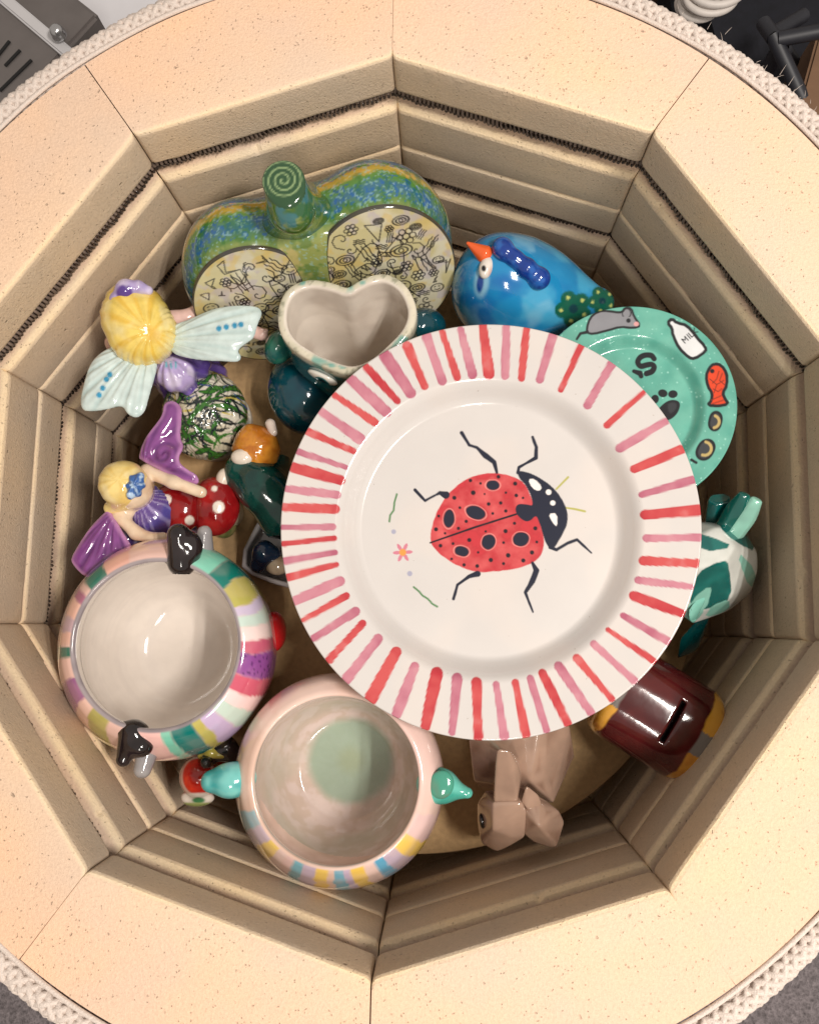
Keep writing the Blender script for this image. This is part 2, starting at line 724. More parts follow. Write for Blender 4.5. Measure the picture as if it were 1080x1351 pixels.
def brick_mesh(seed, step, top):
    rng = np.random.default_rng(seed)
    s = np.r_[0, 0.0008, 0.0018, 0.0032, 0.005]
    inner = np.linspace(0.008, 1 - 0.008, 56)
    us = [('e', x) for x in s] + [('m', x) for x in inner] + [('r', x) for x in s[::-1]]
    rd = np.interp(s, [0, 0.0008, 0.0018, 0.0032, 0.005], [0.0024, 0.0011, 0.0004, 0.0001, 0])
    V, Cc = [], []
    npf = len(PROF)
    ph = rng.uniform(0, 100)
    for i, (k, x) in enumerate(us):
        for j, (ro, z, ck) in enumerate(PROF):
            a = A0 + (ro if ro is not None else 0.08) + step
            half = a * TAN - 0.00018
            if ro is None:
                half = R_OUT * math.sin(math.pi / 10) - 0.0003
            if k == 'e':
                u = -half + x
                rr = rd[i]
            elif k == 'r':
                u = half - x
                rr = rd[len(us) - 1 - i]
            else:
                u = -half + 0.006 + (2 * half - 0.012) * (x - 0.008) / 0.984
                rr = 0
            if ro is None:
                y = math.sqrt(R_OUT ** 2 - u * u)
            else:
                y = a + (rr if ro < 0.02 else 0)
            if k != 'm' and ro is not None and ro < 0.02:
                u = math.copysign(max(0.0, abs(u) + rr * TAN), u)
            V.append((u, y, z))
            Cc.append(BC[ck])
    V = np.array(V)
    Cc = np.array(Cc)
    # worn, chipped arrises
    P3 = V + ph
    ro = np.array([p[0] if p[0] is not None else 9 for p in PROF])
    edge = np.tile(((np.array([p[2] for p in PROF]) == 3) | ((ro < 0.005) & (ro > 0.0003))), len(us))
    n1 = vnoise(P3 * np.array([95, 30, 30]))
    n2 = vnoise(P3 * np.array([330, 90, 90]) + 9)
    chip = np.clip(n1 - 0.66, 0, 1) * 6 + np.clip(n2 - 0.72, 0, 1) * 4
    V[:, 1] += edge * chip * 0.00022
    V[:, 2] -= edge * chip * 0.0001
    n3 = vnoise(P3 * np.array([70, 40, 40]) + 31)
    big = np.clip(n3 - 0.86, 0, .12) / .12
    nearedge = np.tile((np.array([p[2] for p in PROF]) == 3) | ((ro < 0.008) & (ro >= 0) & (np.abs(np.array([p[1] for p in PROF]) % 1 - 1) < 0.0065)), len(us))
    V[:, 1] += (edge | nearedge) * big * 0.0035
    if top:
        t = np.tile((np.array([p[2] for p in PROF]) == 0), len(us))
        V[:, 2] -= t * (np.clip(vnoise(P3 * 60) - 0.6, 0, 1)) * 0.0008
    # bluish grey bloom on the fired faces
    face = np.tile((np.array([p[2] for p in PROF]) == 1), len(us))
    g = fbm(P3, 22, 3)
    Cc = Cc * (1 + face[:, None] * ((g - 0.5)[:, None] * np.array([0.16, 0.12, 0.06])))
    if top:
        # the rim is pinker towards the outside
        t = np.tile((np.array([p[2] for p in PROF]) == 0), len(us))
        rad = np.hypot(V[:, 0], V[:, 1])
        w = t * sst(A0 + 0.01, A0 + 0.05, rad) * (0.35 + 0.65 * fbm(P3, 14, 3))
        Cc = mixc(Cc, lin((243, 202, 172)), w * 0.75)
    f = grid_faces(len(us), npf)[:, ::-1]
    endc = [np.arange(npf), np.arange((len(us) - 1) * npf, len(us) * npf)[::-1]]
    return V, f, Cc, endc


def brick_obj_mesh(seed, step, top):
    V, f, Cc, endc = brick_mesh(seed, step, top)
    bm = bmesh.new()
    vs = [bm.verts.new(v) for v in V]
    for q in f:
        bm.faces.new([vs[i] for i in q]).smooth = True
    for e in endc:
        bm.faces.new([vs[i] for i in e])
    n = len(PROF)
    k = len(V) // n
    for i in range(k - 1):                      # outer skin
        bm.faces.new([vs[i * n], vs[i * n + n - 1], vs[(i + 1) * n + n - 1], vs[(i + 1) * n]])
    bmesh.ops.recalc_face_normals(bm, faces=bm.faces)
    me = bpy.data.meshes.new('brick')
    bm.to_mesh(me)
    bm.free()
    a = me.color_attributes.new('Col', 'FLOAT_COLOR', 'POINT')
    c4 = np.ones((len(V), 4), np.float32)
    c4[:, :3] = Cc
    a.data.foreach_set('color', c4.ravel())
    me.materials.append(M_BRICK)
    me.set_sharp_from_angle(angle=math.radians(11))
    return me


KZ = 0.62
for ring in range(3):
    variants = [brick_obj_mesh(10 * ring + k, (0.0, -0.0008, -0.0002)[ring], ring == 0) for k in range(5 if ring == 0 else 3)]
    for i in range(10):
        o = put('brick', variants[(i * 3 + ring) % len(variants)], None, kiln)
        mid = ROT0 - (i + 0.5) * math.pi / 5
        o.rotation_euler = (0, 0, mid - math.pi / 2 + random.uniform(-0.0005, 0.0005))
        o.location = (random.uniform(-.0004, .0004), random.uniform(-.0004, .0004), KZ - ring * BH + (random.uniform(-0.0006, 0.0004) if ring == 0 else 0))

cl = 2 * (A0 + 0.0115) * TAN
turns = 58
t = np.linspace(0, turns, turns * 11)
wob = 0.0006 * np.sin(t * 0.7) + 0.0004 * np.sin(t * 1.9)
helix = np.stack([-cl / 2 + cl * t / turns, A0 + 0.0092 + 0.0060 * np.cos(2 * math.pi * t) + wob, -0.0492 + 0.0060 * np.sin(2 * math.pi * t)], 1)
cv, cf = tube(helix, 0.0013, 5)
coil_me = raw_mesh('element_coil', cv, cf)
for ring in range(3):
    for i in range(10):
        o = put('element_coil', coil_me, M_COIL, kiln)
        am = ROT0 - (i + 0.5) * math.pi / 5
        o.rotation_euler = (0, 0, am - math.pi / 2)
        sag = (0.0, 0.0005, 0.009, 0.010, 0.009, 0.007, 0.004, 0.001, 0.0, 0.001)[i] + ring * 0.0004     # some lengths have crept out of their groove
        o.location = (sag * math.cos(am), sag * math.sin(am), KZ - ring * BH)

# floor slab of the chamber
v, f = lathe([(0.0001, -0.346), (0.30, -0.346), (0.366, -0.346), (0.366, -0.40), (0.0001, -0.40)], 80)
put('chamber_floor', raw_mesh('chamber_floor', v - abs_loc(kiln), f, np.tile(BC[1], (len(v), 1))), M_BRICK, kiln)
# steel jacket
v, f = lathe([(0.368, -0.012), (0.3698, -0.0105), (0.3698, -0.615), (0.368, -0.62), (0.0001, -0.62)], 160)
put('jacket', raw_mesh('jacket', v - abs_loc(kiln), f), M_STEEL, kiln)

# braided gasket rope round the rim
RT = 0.3768
parts = []
npd = 62
for s in range(5):
    for sg in (1, -1):
        n = npd * 18
        u = np.linspace(0, 2 * math.pi, n, endpoint=False)
        ph = sg * (npd * u) + s * 2 * math.pi / 5 + (0.2 if sg < 0 else 0)
        rr = 0.0055 + 0.0005 * np.sin(5 * npd * u + math.pi * s + (0 if sg > 0 else math.pi))
        wv = 0.0007 * np.sin(5 * u + 1) + 0.0006 * np.sin(11 * u)
        rad = RT + wv + rr * np.cos(ph)
        P = np.stack([rad * np.cos(u), rad * np.sin(u), -0.0045 + rr * np.sin(ph)], 1)
        parts.append(tube(P, 0.0024, 6, True))
n = 500
u = np.linspace(0, 2 * math.pi, n, endpoint=False)
parts.append(tube(np.stack([RT * np.cos(u), RT * np.sin(u), np.full(n, -0.0045)], 1), 0.0055, 10, True))
cr_ = np.stack([(RT - .0080 + .0004 * np.sin(9 * u)) * np.cos(u), (RT - .0080 + .0004 * np.sin(9 * u)) * np.sin(u), 0.0003 + 0.0004 * np.sin(23 * u)], 1)
parts.append(tube(cr_, 0.0017, 8, True))
v, f = join(parts)
rope = put('gasket_rope', raw_mesh('gasket_rope', v - abs_loc(kiln), f), M_ROPE, kiln)
# loose fibres
fr = []
for i in range(46):
    a = random.gauss(0.78, 0.22) if i < 34 else random.uniform(0, 6.28)
    r0 = RT + random.uniform(0.002, 0.008)
    p0 = np.array([r0 * math.cos(a), r0 * math.sin(a), random.uniform(-0.002, 0.004)])
    d = np.array([math.cos(a + random.uniform(-.9, .9)), math.sin(a + random.uniform(-.9, .9)), random.uniform(-.2, .9)])
    ln = random.uniform(0.003, 0.008)
    fr.append(tube(np.stack([p0 + d * ln * q + np.array([0, 0, -0.002 * q * q]) for q in (0, .35, .7, 1)]), [0.00014, .00013, .0001, .00005], 4))
v, f = join(fr)
tag(put('loose_fibre', raw_mesh('loose_fibre', v - abs_loc(kiln), f), M_ROPE, kiln), kind='stuff')

# ------------------------------------------------------------------ kiln shelf
ZS = -0.18
SR = 0.2395
v, f = lathe([(0.0001, 0), (0.12, 0), (SR - .0045, 0), (SR - .001, -0.0008), (SR, -0.003), (SR, -0.013), (SR - .002, -0.015), (0.0001, -0.015)], 160)
sh = put('kiln_shelf', raw_mesh('kiln_shelf', v, f, smooth=False), M_SHELF, None, tuple(W(545, 738, ZS)))
tag(sh, 'round tan kiln shelf carrying all the painted pottery', 'shelf')

# ------------------------------------------------------------------ ladybug plate
def plate_profile(R, well, depth, lip, n):
    r = np.linspace(0.0, 1.0, n)
    z = np.interp(r, [0, well - 0.10], [0, 0])
    t = sst(well - 0.115, well + 0.012, r)
    z = -depth + t * (depth - lip)
    z = z + lip * np.clip((r - well) / (1 - well), 0, 1) ** 1.15
    return r * R, z


def plate_mesh(R, well, depth, lip, nr, na, thick):
    r, z = plate_profile(R, well, depth, lip, nr)
    r[0] = R * 0.0005
    edge = [(R + 0.0006, -0.0006), (R + 0.0009, -0.0016), (R + 0.0004, -0.0028)]
    und = [(R * 0.97, -thick - 0.0008), (R * (well + .04), -lip - thick * 1.25), (R * (well - .06), -depth * .8 - thick), (R * (well - .14), -depth - thick), (R * .5, -depth - thick - .0025), (R * .48, -depth - thick), (R * .001, -depth - thick)]
    prof = np.vstack([np.stack([r, z], 1), edge, und])
    th = -np.linspace(0, 2 * math.pi, na, endpoint=False)
    wv = 1 + .0014 * np.sin(3 * th + 1) + .0007 * np.sin(7 * th)
    wz = .0007 * np.sin(2 * th + .6)[:, None] * (prof[:, 0] / R)[None] ** 2
    v = np.stack([np.outer(np.cos(th) * wv, prof[:, 0]), np.outer(np.sin(th) * wv, prof[:, 0]), prof[:, 1][None] + wz], -1).reshape(-1, 3)
    return v, grid_faces(na, len(prof), True)[:, ::-1][:, ::-1]


PC = np.array([0.0706, -0.0206, -0.050])
PR = 0.1452
pv, pf = plate_mesh(PR, 0.735, 0.019, 0.004, 250, 940, 0.0045)
zz = PC[2] - 0.003
STR = """515,22,530,135,28,R 572,25,570,140,20,P 622,25,610,147,22,R 688,40,655,150,20,P 755,70,707,175,22,R 832,112,772,213,22,P 912,180,820,262,18,R 970,250,853,318,22,P 1010,320,887,370,22,R 1035,397,905,433,22,P 1048,472,915,482,26,R 1050,540,918,540,26,P 1048,605,910,595,22,R 1025,660,898,643,20,P 1005,727,887,682,24,R 972,797,860,730,18,P 933,842,823,765,18,R 885,890,788,800,18,P 830,935,747,835,24,R 780,970,702,855,20,P 722,995,662,872,24,R 670,1010,632,885,18,P 620,1022,595,895,20,R 567,1025,548,900,24,P 503,1027,500,895,24,R 440,1015,452,885,28,P 375,1000,402,872,26,R 305,970,348,855,28,P 240,935,302,820,30,R 183,885,258,787,26,P 140,838,220,750,24,R 103,785,203,720,20,P 75,742,180,682,20,R 55,695,165,645,22,P 40,637,155,605,20,R 30,597,152,575,18,P 28,555,150,540,16,R 25,515,147,512,20,P 25,465,152,468,22,R 35,420,157,433,24,P 50,367,165,397,24,R 65,330,178,365,18,P 87,280,197,325,20,R 122,232,213,295,28,P 152,190,250,255,22,R 190,150,277,228,26,P 230,122,305,202,24,R 275,92,338,183,28,P 330,70,372,165,28,R 378,48,415,152,26,P 415,35,452,143,20,R 460,30,490,137,24,P"""


def paint_ladybug_plate(v):
    q = v[:, :2]
    c = np.tile(lin((207, 202, 199)), (len(v), 1))
    top = np.arange(len(v)) % (250 + 10) < 252
    rr = np.hypot(q[:, 0], q[:, 1])
    mm = 1.862
    cl_ = np.floor(q * 900).astype(np.int64)
    hh = _hash(cl_[:, 0], cl_[:, 1], np.full(len(q), 5, np.int64))
    dd = np.hypot(q[:, 0] * 900 - cl_[:, 0] - .5, q[:, 1] * 900 - cl_[:, 1] - .5)
    c = mixc(c, lin((150, 138, 128)), (hh > .9985) * msk(dd - .22, .12) * .8)
    c = mixc(c, lin((220, 208, 200)), sst(.45, .75, fbm(np.c_[q * 22, q[:, 0] * 0 + 8], 1.0, 3)) * .35)
    wob = (vnoise(np.c_[q * 260, q[:, 0] * 0]) - 0.5) * 0.0005
    streak = fbm(np.c_[q * 120, q[:, 0] * 0 + 3], 1.0, 3)
    rimsel = top & (rr > PR * 0.69)
    ix = np.nonzero(rimsel)[0]
    qr = q[ix]
    cr = c[ix]
    th = np.arctan2(qr[:, 1], qr[:, 0])
    px_m = 0.604 / 1150 / mm                    # metres per design unit
    for k, s in enumerate(STR.split()):
        x0, y0, x1, y1, w, kind = s.split(',')
        a = W(360 + float(x0) / mm, 420 + float(y0) / mm, zz)[:2] - PC[:2]
        b = W(360 + float(x1) / mm, 420 + float(y1) / mm, zz)[:2] - PC[:2]
        a = a * min(1.0, PR * 0.992 / np.hypot(*a)) if np.hypot(*a) > PR * .97 else a * (PR * 0.985 / np.hypot(*a))
        ta = math.atan2(*(a + b)[::-1])
        near = np.abs((th - ta + math.pi) % (2 * math.pi) - math.pi) < 0.16
        jj = np.nonzero(near)[0]
        d, t = seg_d(qr[jj], a, b)
        w = float(w) * px_m * 0.5 * (0.93 + 0.14 * math.sin(k * 2.7))
        hw = w * (1.0 - 0.13 * np.cos(3.0 * t + k) - 0.12 * (t - .5) * math.sin(k * 1.7))
        m = msk(d - hw + wob[ix[jj]] * 0.8, 0.00032)
        st = streak[ix[jj]]
        pool = sst(0.55, 1.0, d / hw) * 0.25 + 0.35 * np.maximum(sst(.86, 1.0, t), 0.5 * sst(.12, 0.0, t))
        if kind == 'R':
            base, dark = lin((200, 84, 84)), lin((180, 48, 58))
        else:
            base, dark = lin((196, 130, 144)), lin((172, 92, 114))
        mixw = np.clip(pool + (st - 0.36) * 1.5 + 0.25 * math.sin(k * 5.1), 0, 1)
        colr = base[None] * (1 - mixw[:, None]) + dark[None] * mixw[:, None]
        light = np.clip((0.34 - st) * 1.2, 0, 0.15)[:, None]
        colr = colr * (1 - light) + lin((214, 176, 176)) * light
        cr[jj] = cr[jj] * (1 - m[:, None]) + colr * m[:, None]
    c[ix] = cr
    # the ladybug, in units of the enlarged photograph (3.6 per pixel)
    ix = np.nonzero(top & (rr < PR * 0.66))[0]
    zw = PC[2] - 0.019
    o = W(500, 540, zw)[:2] - PC[:2]
    ex = (W(600, 540, zw)[:2] - W(500, 540, zw)[:2]) / 360.0
    ey = (W(500, 640, zw)[:2] - W(500, 540, zw)[:2]) / 360.0
    Bm = np.linalg.inv(np.array([ex, ey]).T)
    u = (q[ix] - o) @ Bm.T
    cc = c[ix]
    s1 = 2.2
    wb = (vnoise(np.c_[u / 22.0, u[:, 0] * 0]) - 0.5) * 5
    body = smooth_poly([(235, 620), (250, 530), (290, 440), (360, 360), (450, 310), (545, 298), (620, 315), (680, 345), (705, 400), (720, 450), (745, 520), (765, 600), (760, 660), (725, 710), (650, 740), (550, 755), (460, 762), (380, 740), (310, 700), (260, 660)])
    db = poly_d(u, body) + wb * .6
    st = fbm(np.c_[u / 60.0, u[:, 0] * 0], 1.0, 4)
    red = lin((194, 54, 62)) * (1 - np.clip((st - .35) * 2, 0, 1)[:, None]) + lin((208, 94, 94)) * np.clip((st - .40) * 2.4, 0, 1)[:, None]
    edge = sst(-22, 0, db)[:, None] * 0.35
    red = red * (1 - edge) + lin((196, 52, 64)) * edge
    m = msk(db, s1)[:, None]
    cc = cc * (1 - m) + red * m
    navy = lin((30, 34, 52))
    blk = lin((34, 24, 34))
    big = [(532, 358, 31, 23, 0), (326, 515, 26, 42, .09), (450, 486, 47, 30, .35), (508, 621, 31, 36, .5), (657, 608, 38, 32, -.2), (383, 665, 34, 23, .2)]
    for x, y, a, b2, an in big:
        e = ell2(u, x, y, a, b2, an) + wb * .5
        cc = mixc(cc, lin((240, 176, 166)), msk(np.abs(e - 3.0) - 2.0, 1.5) * .45)
        cc = mixc(cc, navy, msk(e, s1))
    for s in "428,337,7 475,350,5 559,319,8 636,351,9 592,393,5 640,406,8 671,417,5 440,394,10 352,418,9 493,400,4 511,446,8 567,441,7 377,464,6 590,478,7 529,490,6 278,503,6 265,565,9 406,527,7 307,583,5 369,560,7 285,640,8 343,630,6 419,613,9 495,573,5 587,571,9 629,535,6 577,624,6 459,669,5 336,700,5 393,727,7 454,732,8 517,704,9 597,682,10 575,720,7 666,705,9 707,668,9 730,620,6 725,557,9".split():
        x, y, r = map(float, s.split(','))
        cc = mixc(cc, blk, msk(np.hypot(u[:, 0] - x, u[:, 1] - y) - r - .8 + wb * .3, s1))
    cc = mixc(cc, blk, msk(line_d(u, [(238, 627), (440, 556), (640, 492)], [4, 5, 4.5]) + wb * .2, s1))
    olive = lin((172, 168, 70))
    cc = mixc(cc, olive, msk(line_d(u, [(826, 376), (882, 320)], [4, 5]), s1) * .9)
    cc = mixc(cc, olive, msk(line_d(u, [(868, 462), (910, 468), (955, 478)], [4, 5, 5]), s1) * .9)
    head = smooth_poly([(648, 290), (700, 302), (760, 330), (820, 380), (865, 450), (876, 520), (850, 580), (802, 655), (782, 640), (765, 600), (745, 520), (728, 492), (695, 528), (655, 510), (634, 475), (645, 447), (690, 450), (718, 458), (716, 420), (690, 360), (655, 320)], 2)
    cc = mixc(cc, navy, msk(poly_d(u, head) - 3 + wb * .4, s1))
    wht = lin((236, 230, 226))
    for pl in ([(696, 330), (726, 327), (762, 366), (746, 387), (714, 372)], [(786, 490), (827, 486), (826, 553), (804, 530)]):
        cc = mixc(cc, wht, msk(poly_d(u, smooth_poly(pl, 1)), s1))
    for x, y, r in ((790, 390, 13), (808, 440, 12)):
        cc = mixc(cc, wht, msk(np.hypot(u[:, 0] - x, u[:, 1] - y) - r, s1))
    legs = ["390,112,9 425,170,7 460,182,7 500,220,14 540,250,11 552,300,6", "722,132,7 738,180,8 735,230,9 690,255,6 655,275,7 650,300,8", "168,382,8 215,432,6 265,405,5 285,395,9 312,405,18",
            "343,882,7 362,818,6 415,780,8 455,767,14", "705,938,4 672,850,7 705,800,13 725,750,13 708,716,7", "978,668,4 915,608,7 870,625,7 820,655,7 790,645,8"]
    for lg in legs:
        p = [tuple(map(float, s.split(','))) for s in lg.split()]
        cc = mixc(cc, navy, msk(line_d(u, [a[:2] for a in p], [a[2] for a in p]) + wb * .35, s1))
    green = lin((62, 120, 62))
    for p in ([(83, 402), (72, 440), (68, 478), (52, 500), (48, 530)], [(160, 830), (185, 850), (200, 868), (225, 883), (245, 905), (268, 918)]):
        cc = mixc(cc, green, msk(line_d(u, p) - 4.2, s1) * .95)
    for x, y, r in ((68, 577, 11), (142, 769, 12)):
        cc = mixc(cc, lin((158, 158, 182)), msk(np.hypot(u[:, 0] - x, u[:, 1] - y) - r, s1) * .85)
    an = np.arctan2(u[:, 1] - 672, u[:, 0] - 110)
    rf = np.hypot(u[:, 0] - 110, u[:, 1] - 672)
    cc = mixc(cc, lin((204, 112, 134)), msk(rf - (31 + 15 * np.cos(6 * an + 0.4)), 2.5) * .9)
    cc = mixc(cc, lin((222, 152, 76)), msk(rf - 16, 3))
    c[ix] = cc
    return c


plate = put('dinner_plate', raw_mesh('dinner_plate', pv, pf, paint_ladybug_plate(pv)), G_PLATE, None, PC)
tag(plate, 'large white plate with red and pink rim stripes and a painted ladybug', 'plate')

# ------------------------------------------------------------------ turquoise cat plate
QC = W(835, 533, -0.083)
QR = 0.0752
qv, qf = plate_mesh(QR, 0.72, 0.011, 0.003, 190, 640, 0.004)


def paint_cat_plate(v):
    q = v[:, :2]
    zq = QC[2] - 0.002
    u = (proj_px(v + QC) - np.array([580, 300])) * 2.7
    n = fbm(np.c_[u / 45.0, u[:, 0] * 0], 1.0, 4)
    c = lin((120, 188, 170)) * (1 - n[:, None]) + lin((86, 164, 148)) * n[:, None]
    # pale glaze speckles
    cell = np.floor(u / 17.0)
    hx = _hash(cell[:, 0].astype(np.int64), cell[:, 1].astype(np.int64), np.zeros(len(u), np.int64))
    hy = _hash(cell[:, 0].astype(np.int64), cell[:, 1].astype(np.int64), np.ones(len(u), np.int64))
    hz = _hash(cell[:, 0].astype(np.int64), cell[:, 1].astype(np.int64), np.full(len(u), 2, np.int64))
    d = np.hypot(u[:, 0] - (cell[:, 0] + .25 + .5 * hx) * 17, u[:, 1] - (cell[:, 1] + .25 + .5 * hy) * 17)
    c = mixc(c, lin((170, 226, 212)), msk(d - 2.2 * (.6 + hx), 1.6) * (hz > 0.80) * .7)
    top = np.arange(len(v)) % 200 < 192
    s1 = 2.0
    wb = (vnoise(np.c_[u / 18.0, u[:, 0] * 0]) - 0.5) * 4
    K, gy = lin((30, 31, 36)), lin((136, 136, 142))

    def outl(c, p, fill, w=6, it=1):
        dd = poly_d(u, smooth_poly(p, it)) + wb * .4
        c = mixc(c, K, msk(dd - w, s1) * top)
        return mixc(c, fill, msk(dd + w * .4, s1) * top)

    c = mixc(c, K, msk(line_d(u, [(487, 398), (500, 378), (530, 372)], [4, 5, 6]), s1) * top)
    c = outl(c, [(524, 374), (528, 340), (546, 310), (580, 297), (620, 303), (650, 305), (660, 287), (680, 290), (688, 318), (712, 350), (690, 357), (640, 352), (600, 364), (545, 378)], gy, 6)
    c = mixc(c, K, msk(ell2(u, 671, 332, 8, 8), s1) * top)
    c = mixc(c, K, msk(np.abs(ell2(u, 664, 306, 15, 17)) - 2, s1) * top * (u[:, 1] < 318))
    c = mixc(c, lin((220, 160, 160)), msk(ell2(u, 699, 344, 9, 8), s1) * top)
    c = outl(c, [(813, 340), (826, 328), (842, 343), (878, 350), (908, 388), (943, 428), (944, 440), (905, 466), (888, 462), (852, 428), (832, 385), (828, 358)], lin((226, 228, 230)), 8)
    # MILK along the bottle
    def lett(strokes, cx, cy, sc, ang):
        nonlocal c
        cs, sn = math.cos(ang), math.sin(ang)
        for p in strokes:
            pts = [(cx + sc * (x * cs - y * sn), cy + sc * (x * sn + y * cs)) for x, y in p]
            c = mixc(c, K, msk(line_d(u, pts) - 1.9, 1.4) * top)
    A = -0.72
    for i, st in enumerate(([[(0, 1), (0, 0), (.4, .6), (.8, 0), (.8, 1)]], [[(.2, 0), (.2, 1)]], [[(0, 0), (0, 1), (.6, 1)]], [[(0, 0), (0, 1)], [(.6, 0), (0, .55), (.6, 1)]])):
        off = (0, 1.05, 1.6, 2.45)[i]
        lett(st, 860 + 20 * off * math.cos(A), 398 + 20 * off * math.sin(A), 19, A)
    # orange fish
    OR = lin((222, 72, 38))
    c = outl(c, [(962, 500), (975, 488), (1000, 492), (1018, 520), (1020, 560), (1003, 590), (1012, 612), (1024, 628), (990, 634), (955, 632), (968, 618), (972, 590), (955, 565), (949, 530)], OR, 8)
    c = mixc(c, K, msk(ell2(u, 969, 512, 8, 8), s1) * top)
    for p in ([(993, 512), (985, 540), (970, 555)], [(1005, 520), (995, 545), (1012, 560)], [(960, 540), (985, 560), (1010, 545)], [(972, 575), (990, 585), (1003, 575)], [(965, 615), (1000, 600)], [(970, 628), (1010, 615)], [(985, 560), (975, 590)]):
        c = mixc(c, lin((120, 44, 30)), msk(line_d(u, p) - 1.6, 1.4) * top)
    # two dark treats with tan crescents
    TAN_ = lin((196, 172, 112))
    for cx, cy, rx, ry, an, arc in ((980, 690, 29, 33, 0, (972, 692, 22, -1.2, 1.4)), (945, 792, 40, 34, -.5, (942, 788, 24, -1.4, 1.9))):
        e = ell2(u, cx, cy, rx, ry, an) + 4 * np.sin(np.arctan2(u[:, 1] - cy, u[:, 0] - cx) * 2 + 1)
        c = mixc(c, K, msk(e, s1) * top)
        c = mixc(c, lin((72, 74, 78)), msk(e + 9, 3) * top * .8)
        ax, ay, ar, t0, t1 = arc
        pts = [(ax + ar * math.cos(t), ay + ar * math.sin(t)) for t in np.linspace(t0, t1, 9)]
        c = mixc(c, TAN_, msk(line_d(u, pts) - 5.0, s1) * top)
    c = mixc(c, K, msk(line_d(u, [(895, 828), (912, 838)]) - 5, s1) * top)
    # 'S and the paw print in the well
    sp = resample([(762, 468), (752, 457), (732, 455), (712, 464), (704, 480), (714, 494), (736, 490), (754, 488), (762, 498), (754, 513), (735, 521)], 40)
    c = mixc(c, K, msk(line_d(u, sp) - 10 + wb * .4, s1) * top)
    c = mixc(c, K, msk(line_d(u, [(690, 512), (712, 520), (716, 530)], [7, 10, 8]) + wb * .4, s1) * top)
    for e in ((793, 591, 17, 14, .2), (829, 594, 17, 14, -.1), (765, 612, 14, 16, .3)):
        c = mixc(c, K, msk(ell2(u, *e), s1) * top)
    c = mixc(c, K, msk(poly_d(u, smooth_poly([(800, 622), (830, 612), (856, 622), (852, 650), (838, 672), (815, 688), (780, 690), (765, 660)])), s1) * top)
    c = mixc(c, lin((66, 68, 72)), msk(poly_d(u, smooth_poly([(806, 628), (830, 620), (846, 628), (840, 652), (815, 670)])) + 2, 5) * top * .6)
    return c


cat = put('side_plate', raw_mesh('side_plate', qv, qf, paint_cat_plate(qv)), G_TURQ, None, QC)
tag(cat, 'small turquoise speckled plate painted with mouse, milk bottle and orange fish', 'plate')

# ------------------------------------------------------------------ pots (lathe with colour bands)
def pot(name, label, prof_out, prof_in, ctr, shear, zr, zb, paint, nseg=300):
    """ctr: rim centre; shear: sideways offset of the belly"""
    base = np.array([ctr[0] + shear[0], ctr[1] + shear[1], ZS])
    t = thing(name, label, 'pot', base)
    prof = np.vstack([resample(prof_out, 120), resample(prof_in, 110)[1:]])

    def sh(z):
        w = np.clip((zr - z) / (zr - zb), 0, 1)
        w = w * w * (3 - 2 * w)
        return np.stack([w * shear[0], w * shear[1]], -1)
    v, f = lathe(prof, nseg, ctr[0], ctr[1], sh)
    inner = np.tile(np.arange(len(prof)) >= 119, nseg)
    c = paint(v, inner, prof)
    put('body', raw_mesh('body', v - abs_loc(t), f, c), G_POT, t)
    return t


# pink pot with teal ears
zr = -0.076
c1 = W(443, 1030, zr)
po = [(0.0002, ZS), (0.045, ZS), (0.060, ZS + 0.006), (0.073, -0.150), (0.0782, -0.120), (0.0765, -0.100), (0.0705, -0.084), (0.0635, -0.0770), (0.0598, -0.0755)]
pi = [(0.0598, -0.0755), (0.0584, -0.0765), (0.0585, -0.080), (0.0600, -0.090), (0.0618, -0.110), (0.059, -0.135), (0.050, -0.158), (0.041, -0.168), (0.036, -0.1705), (0.018, -0.172), (0.0002, -0.172)]


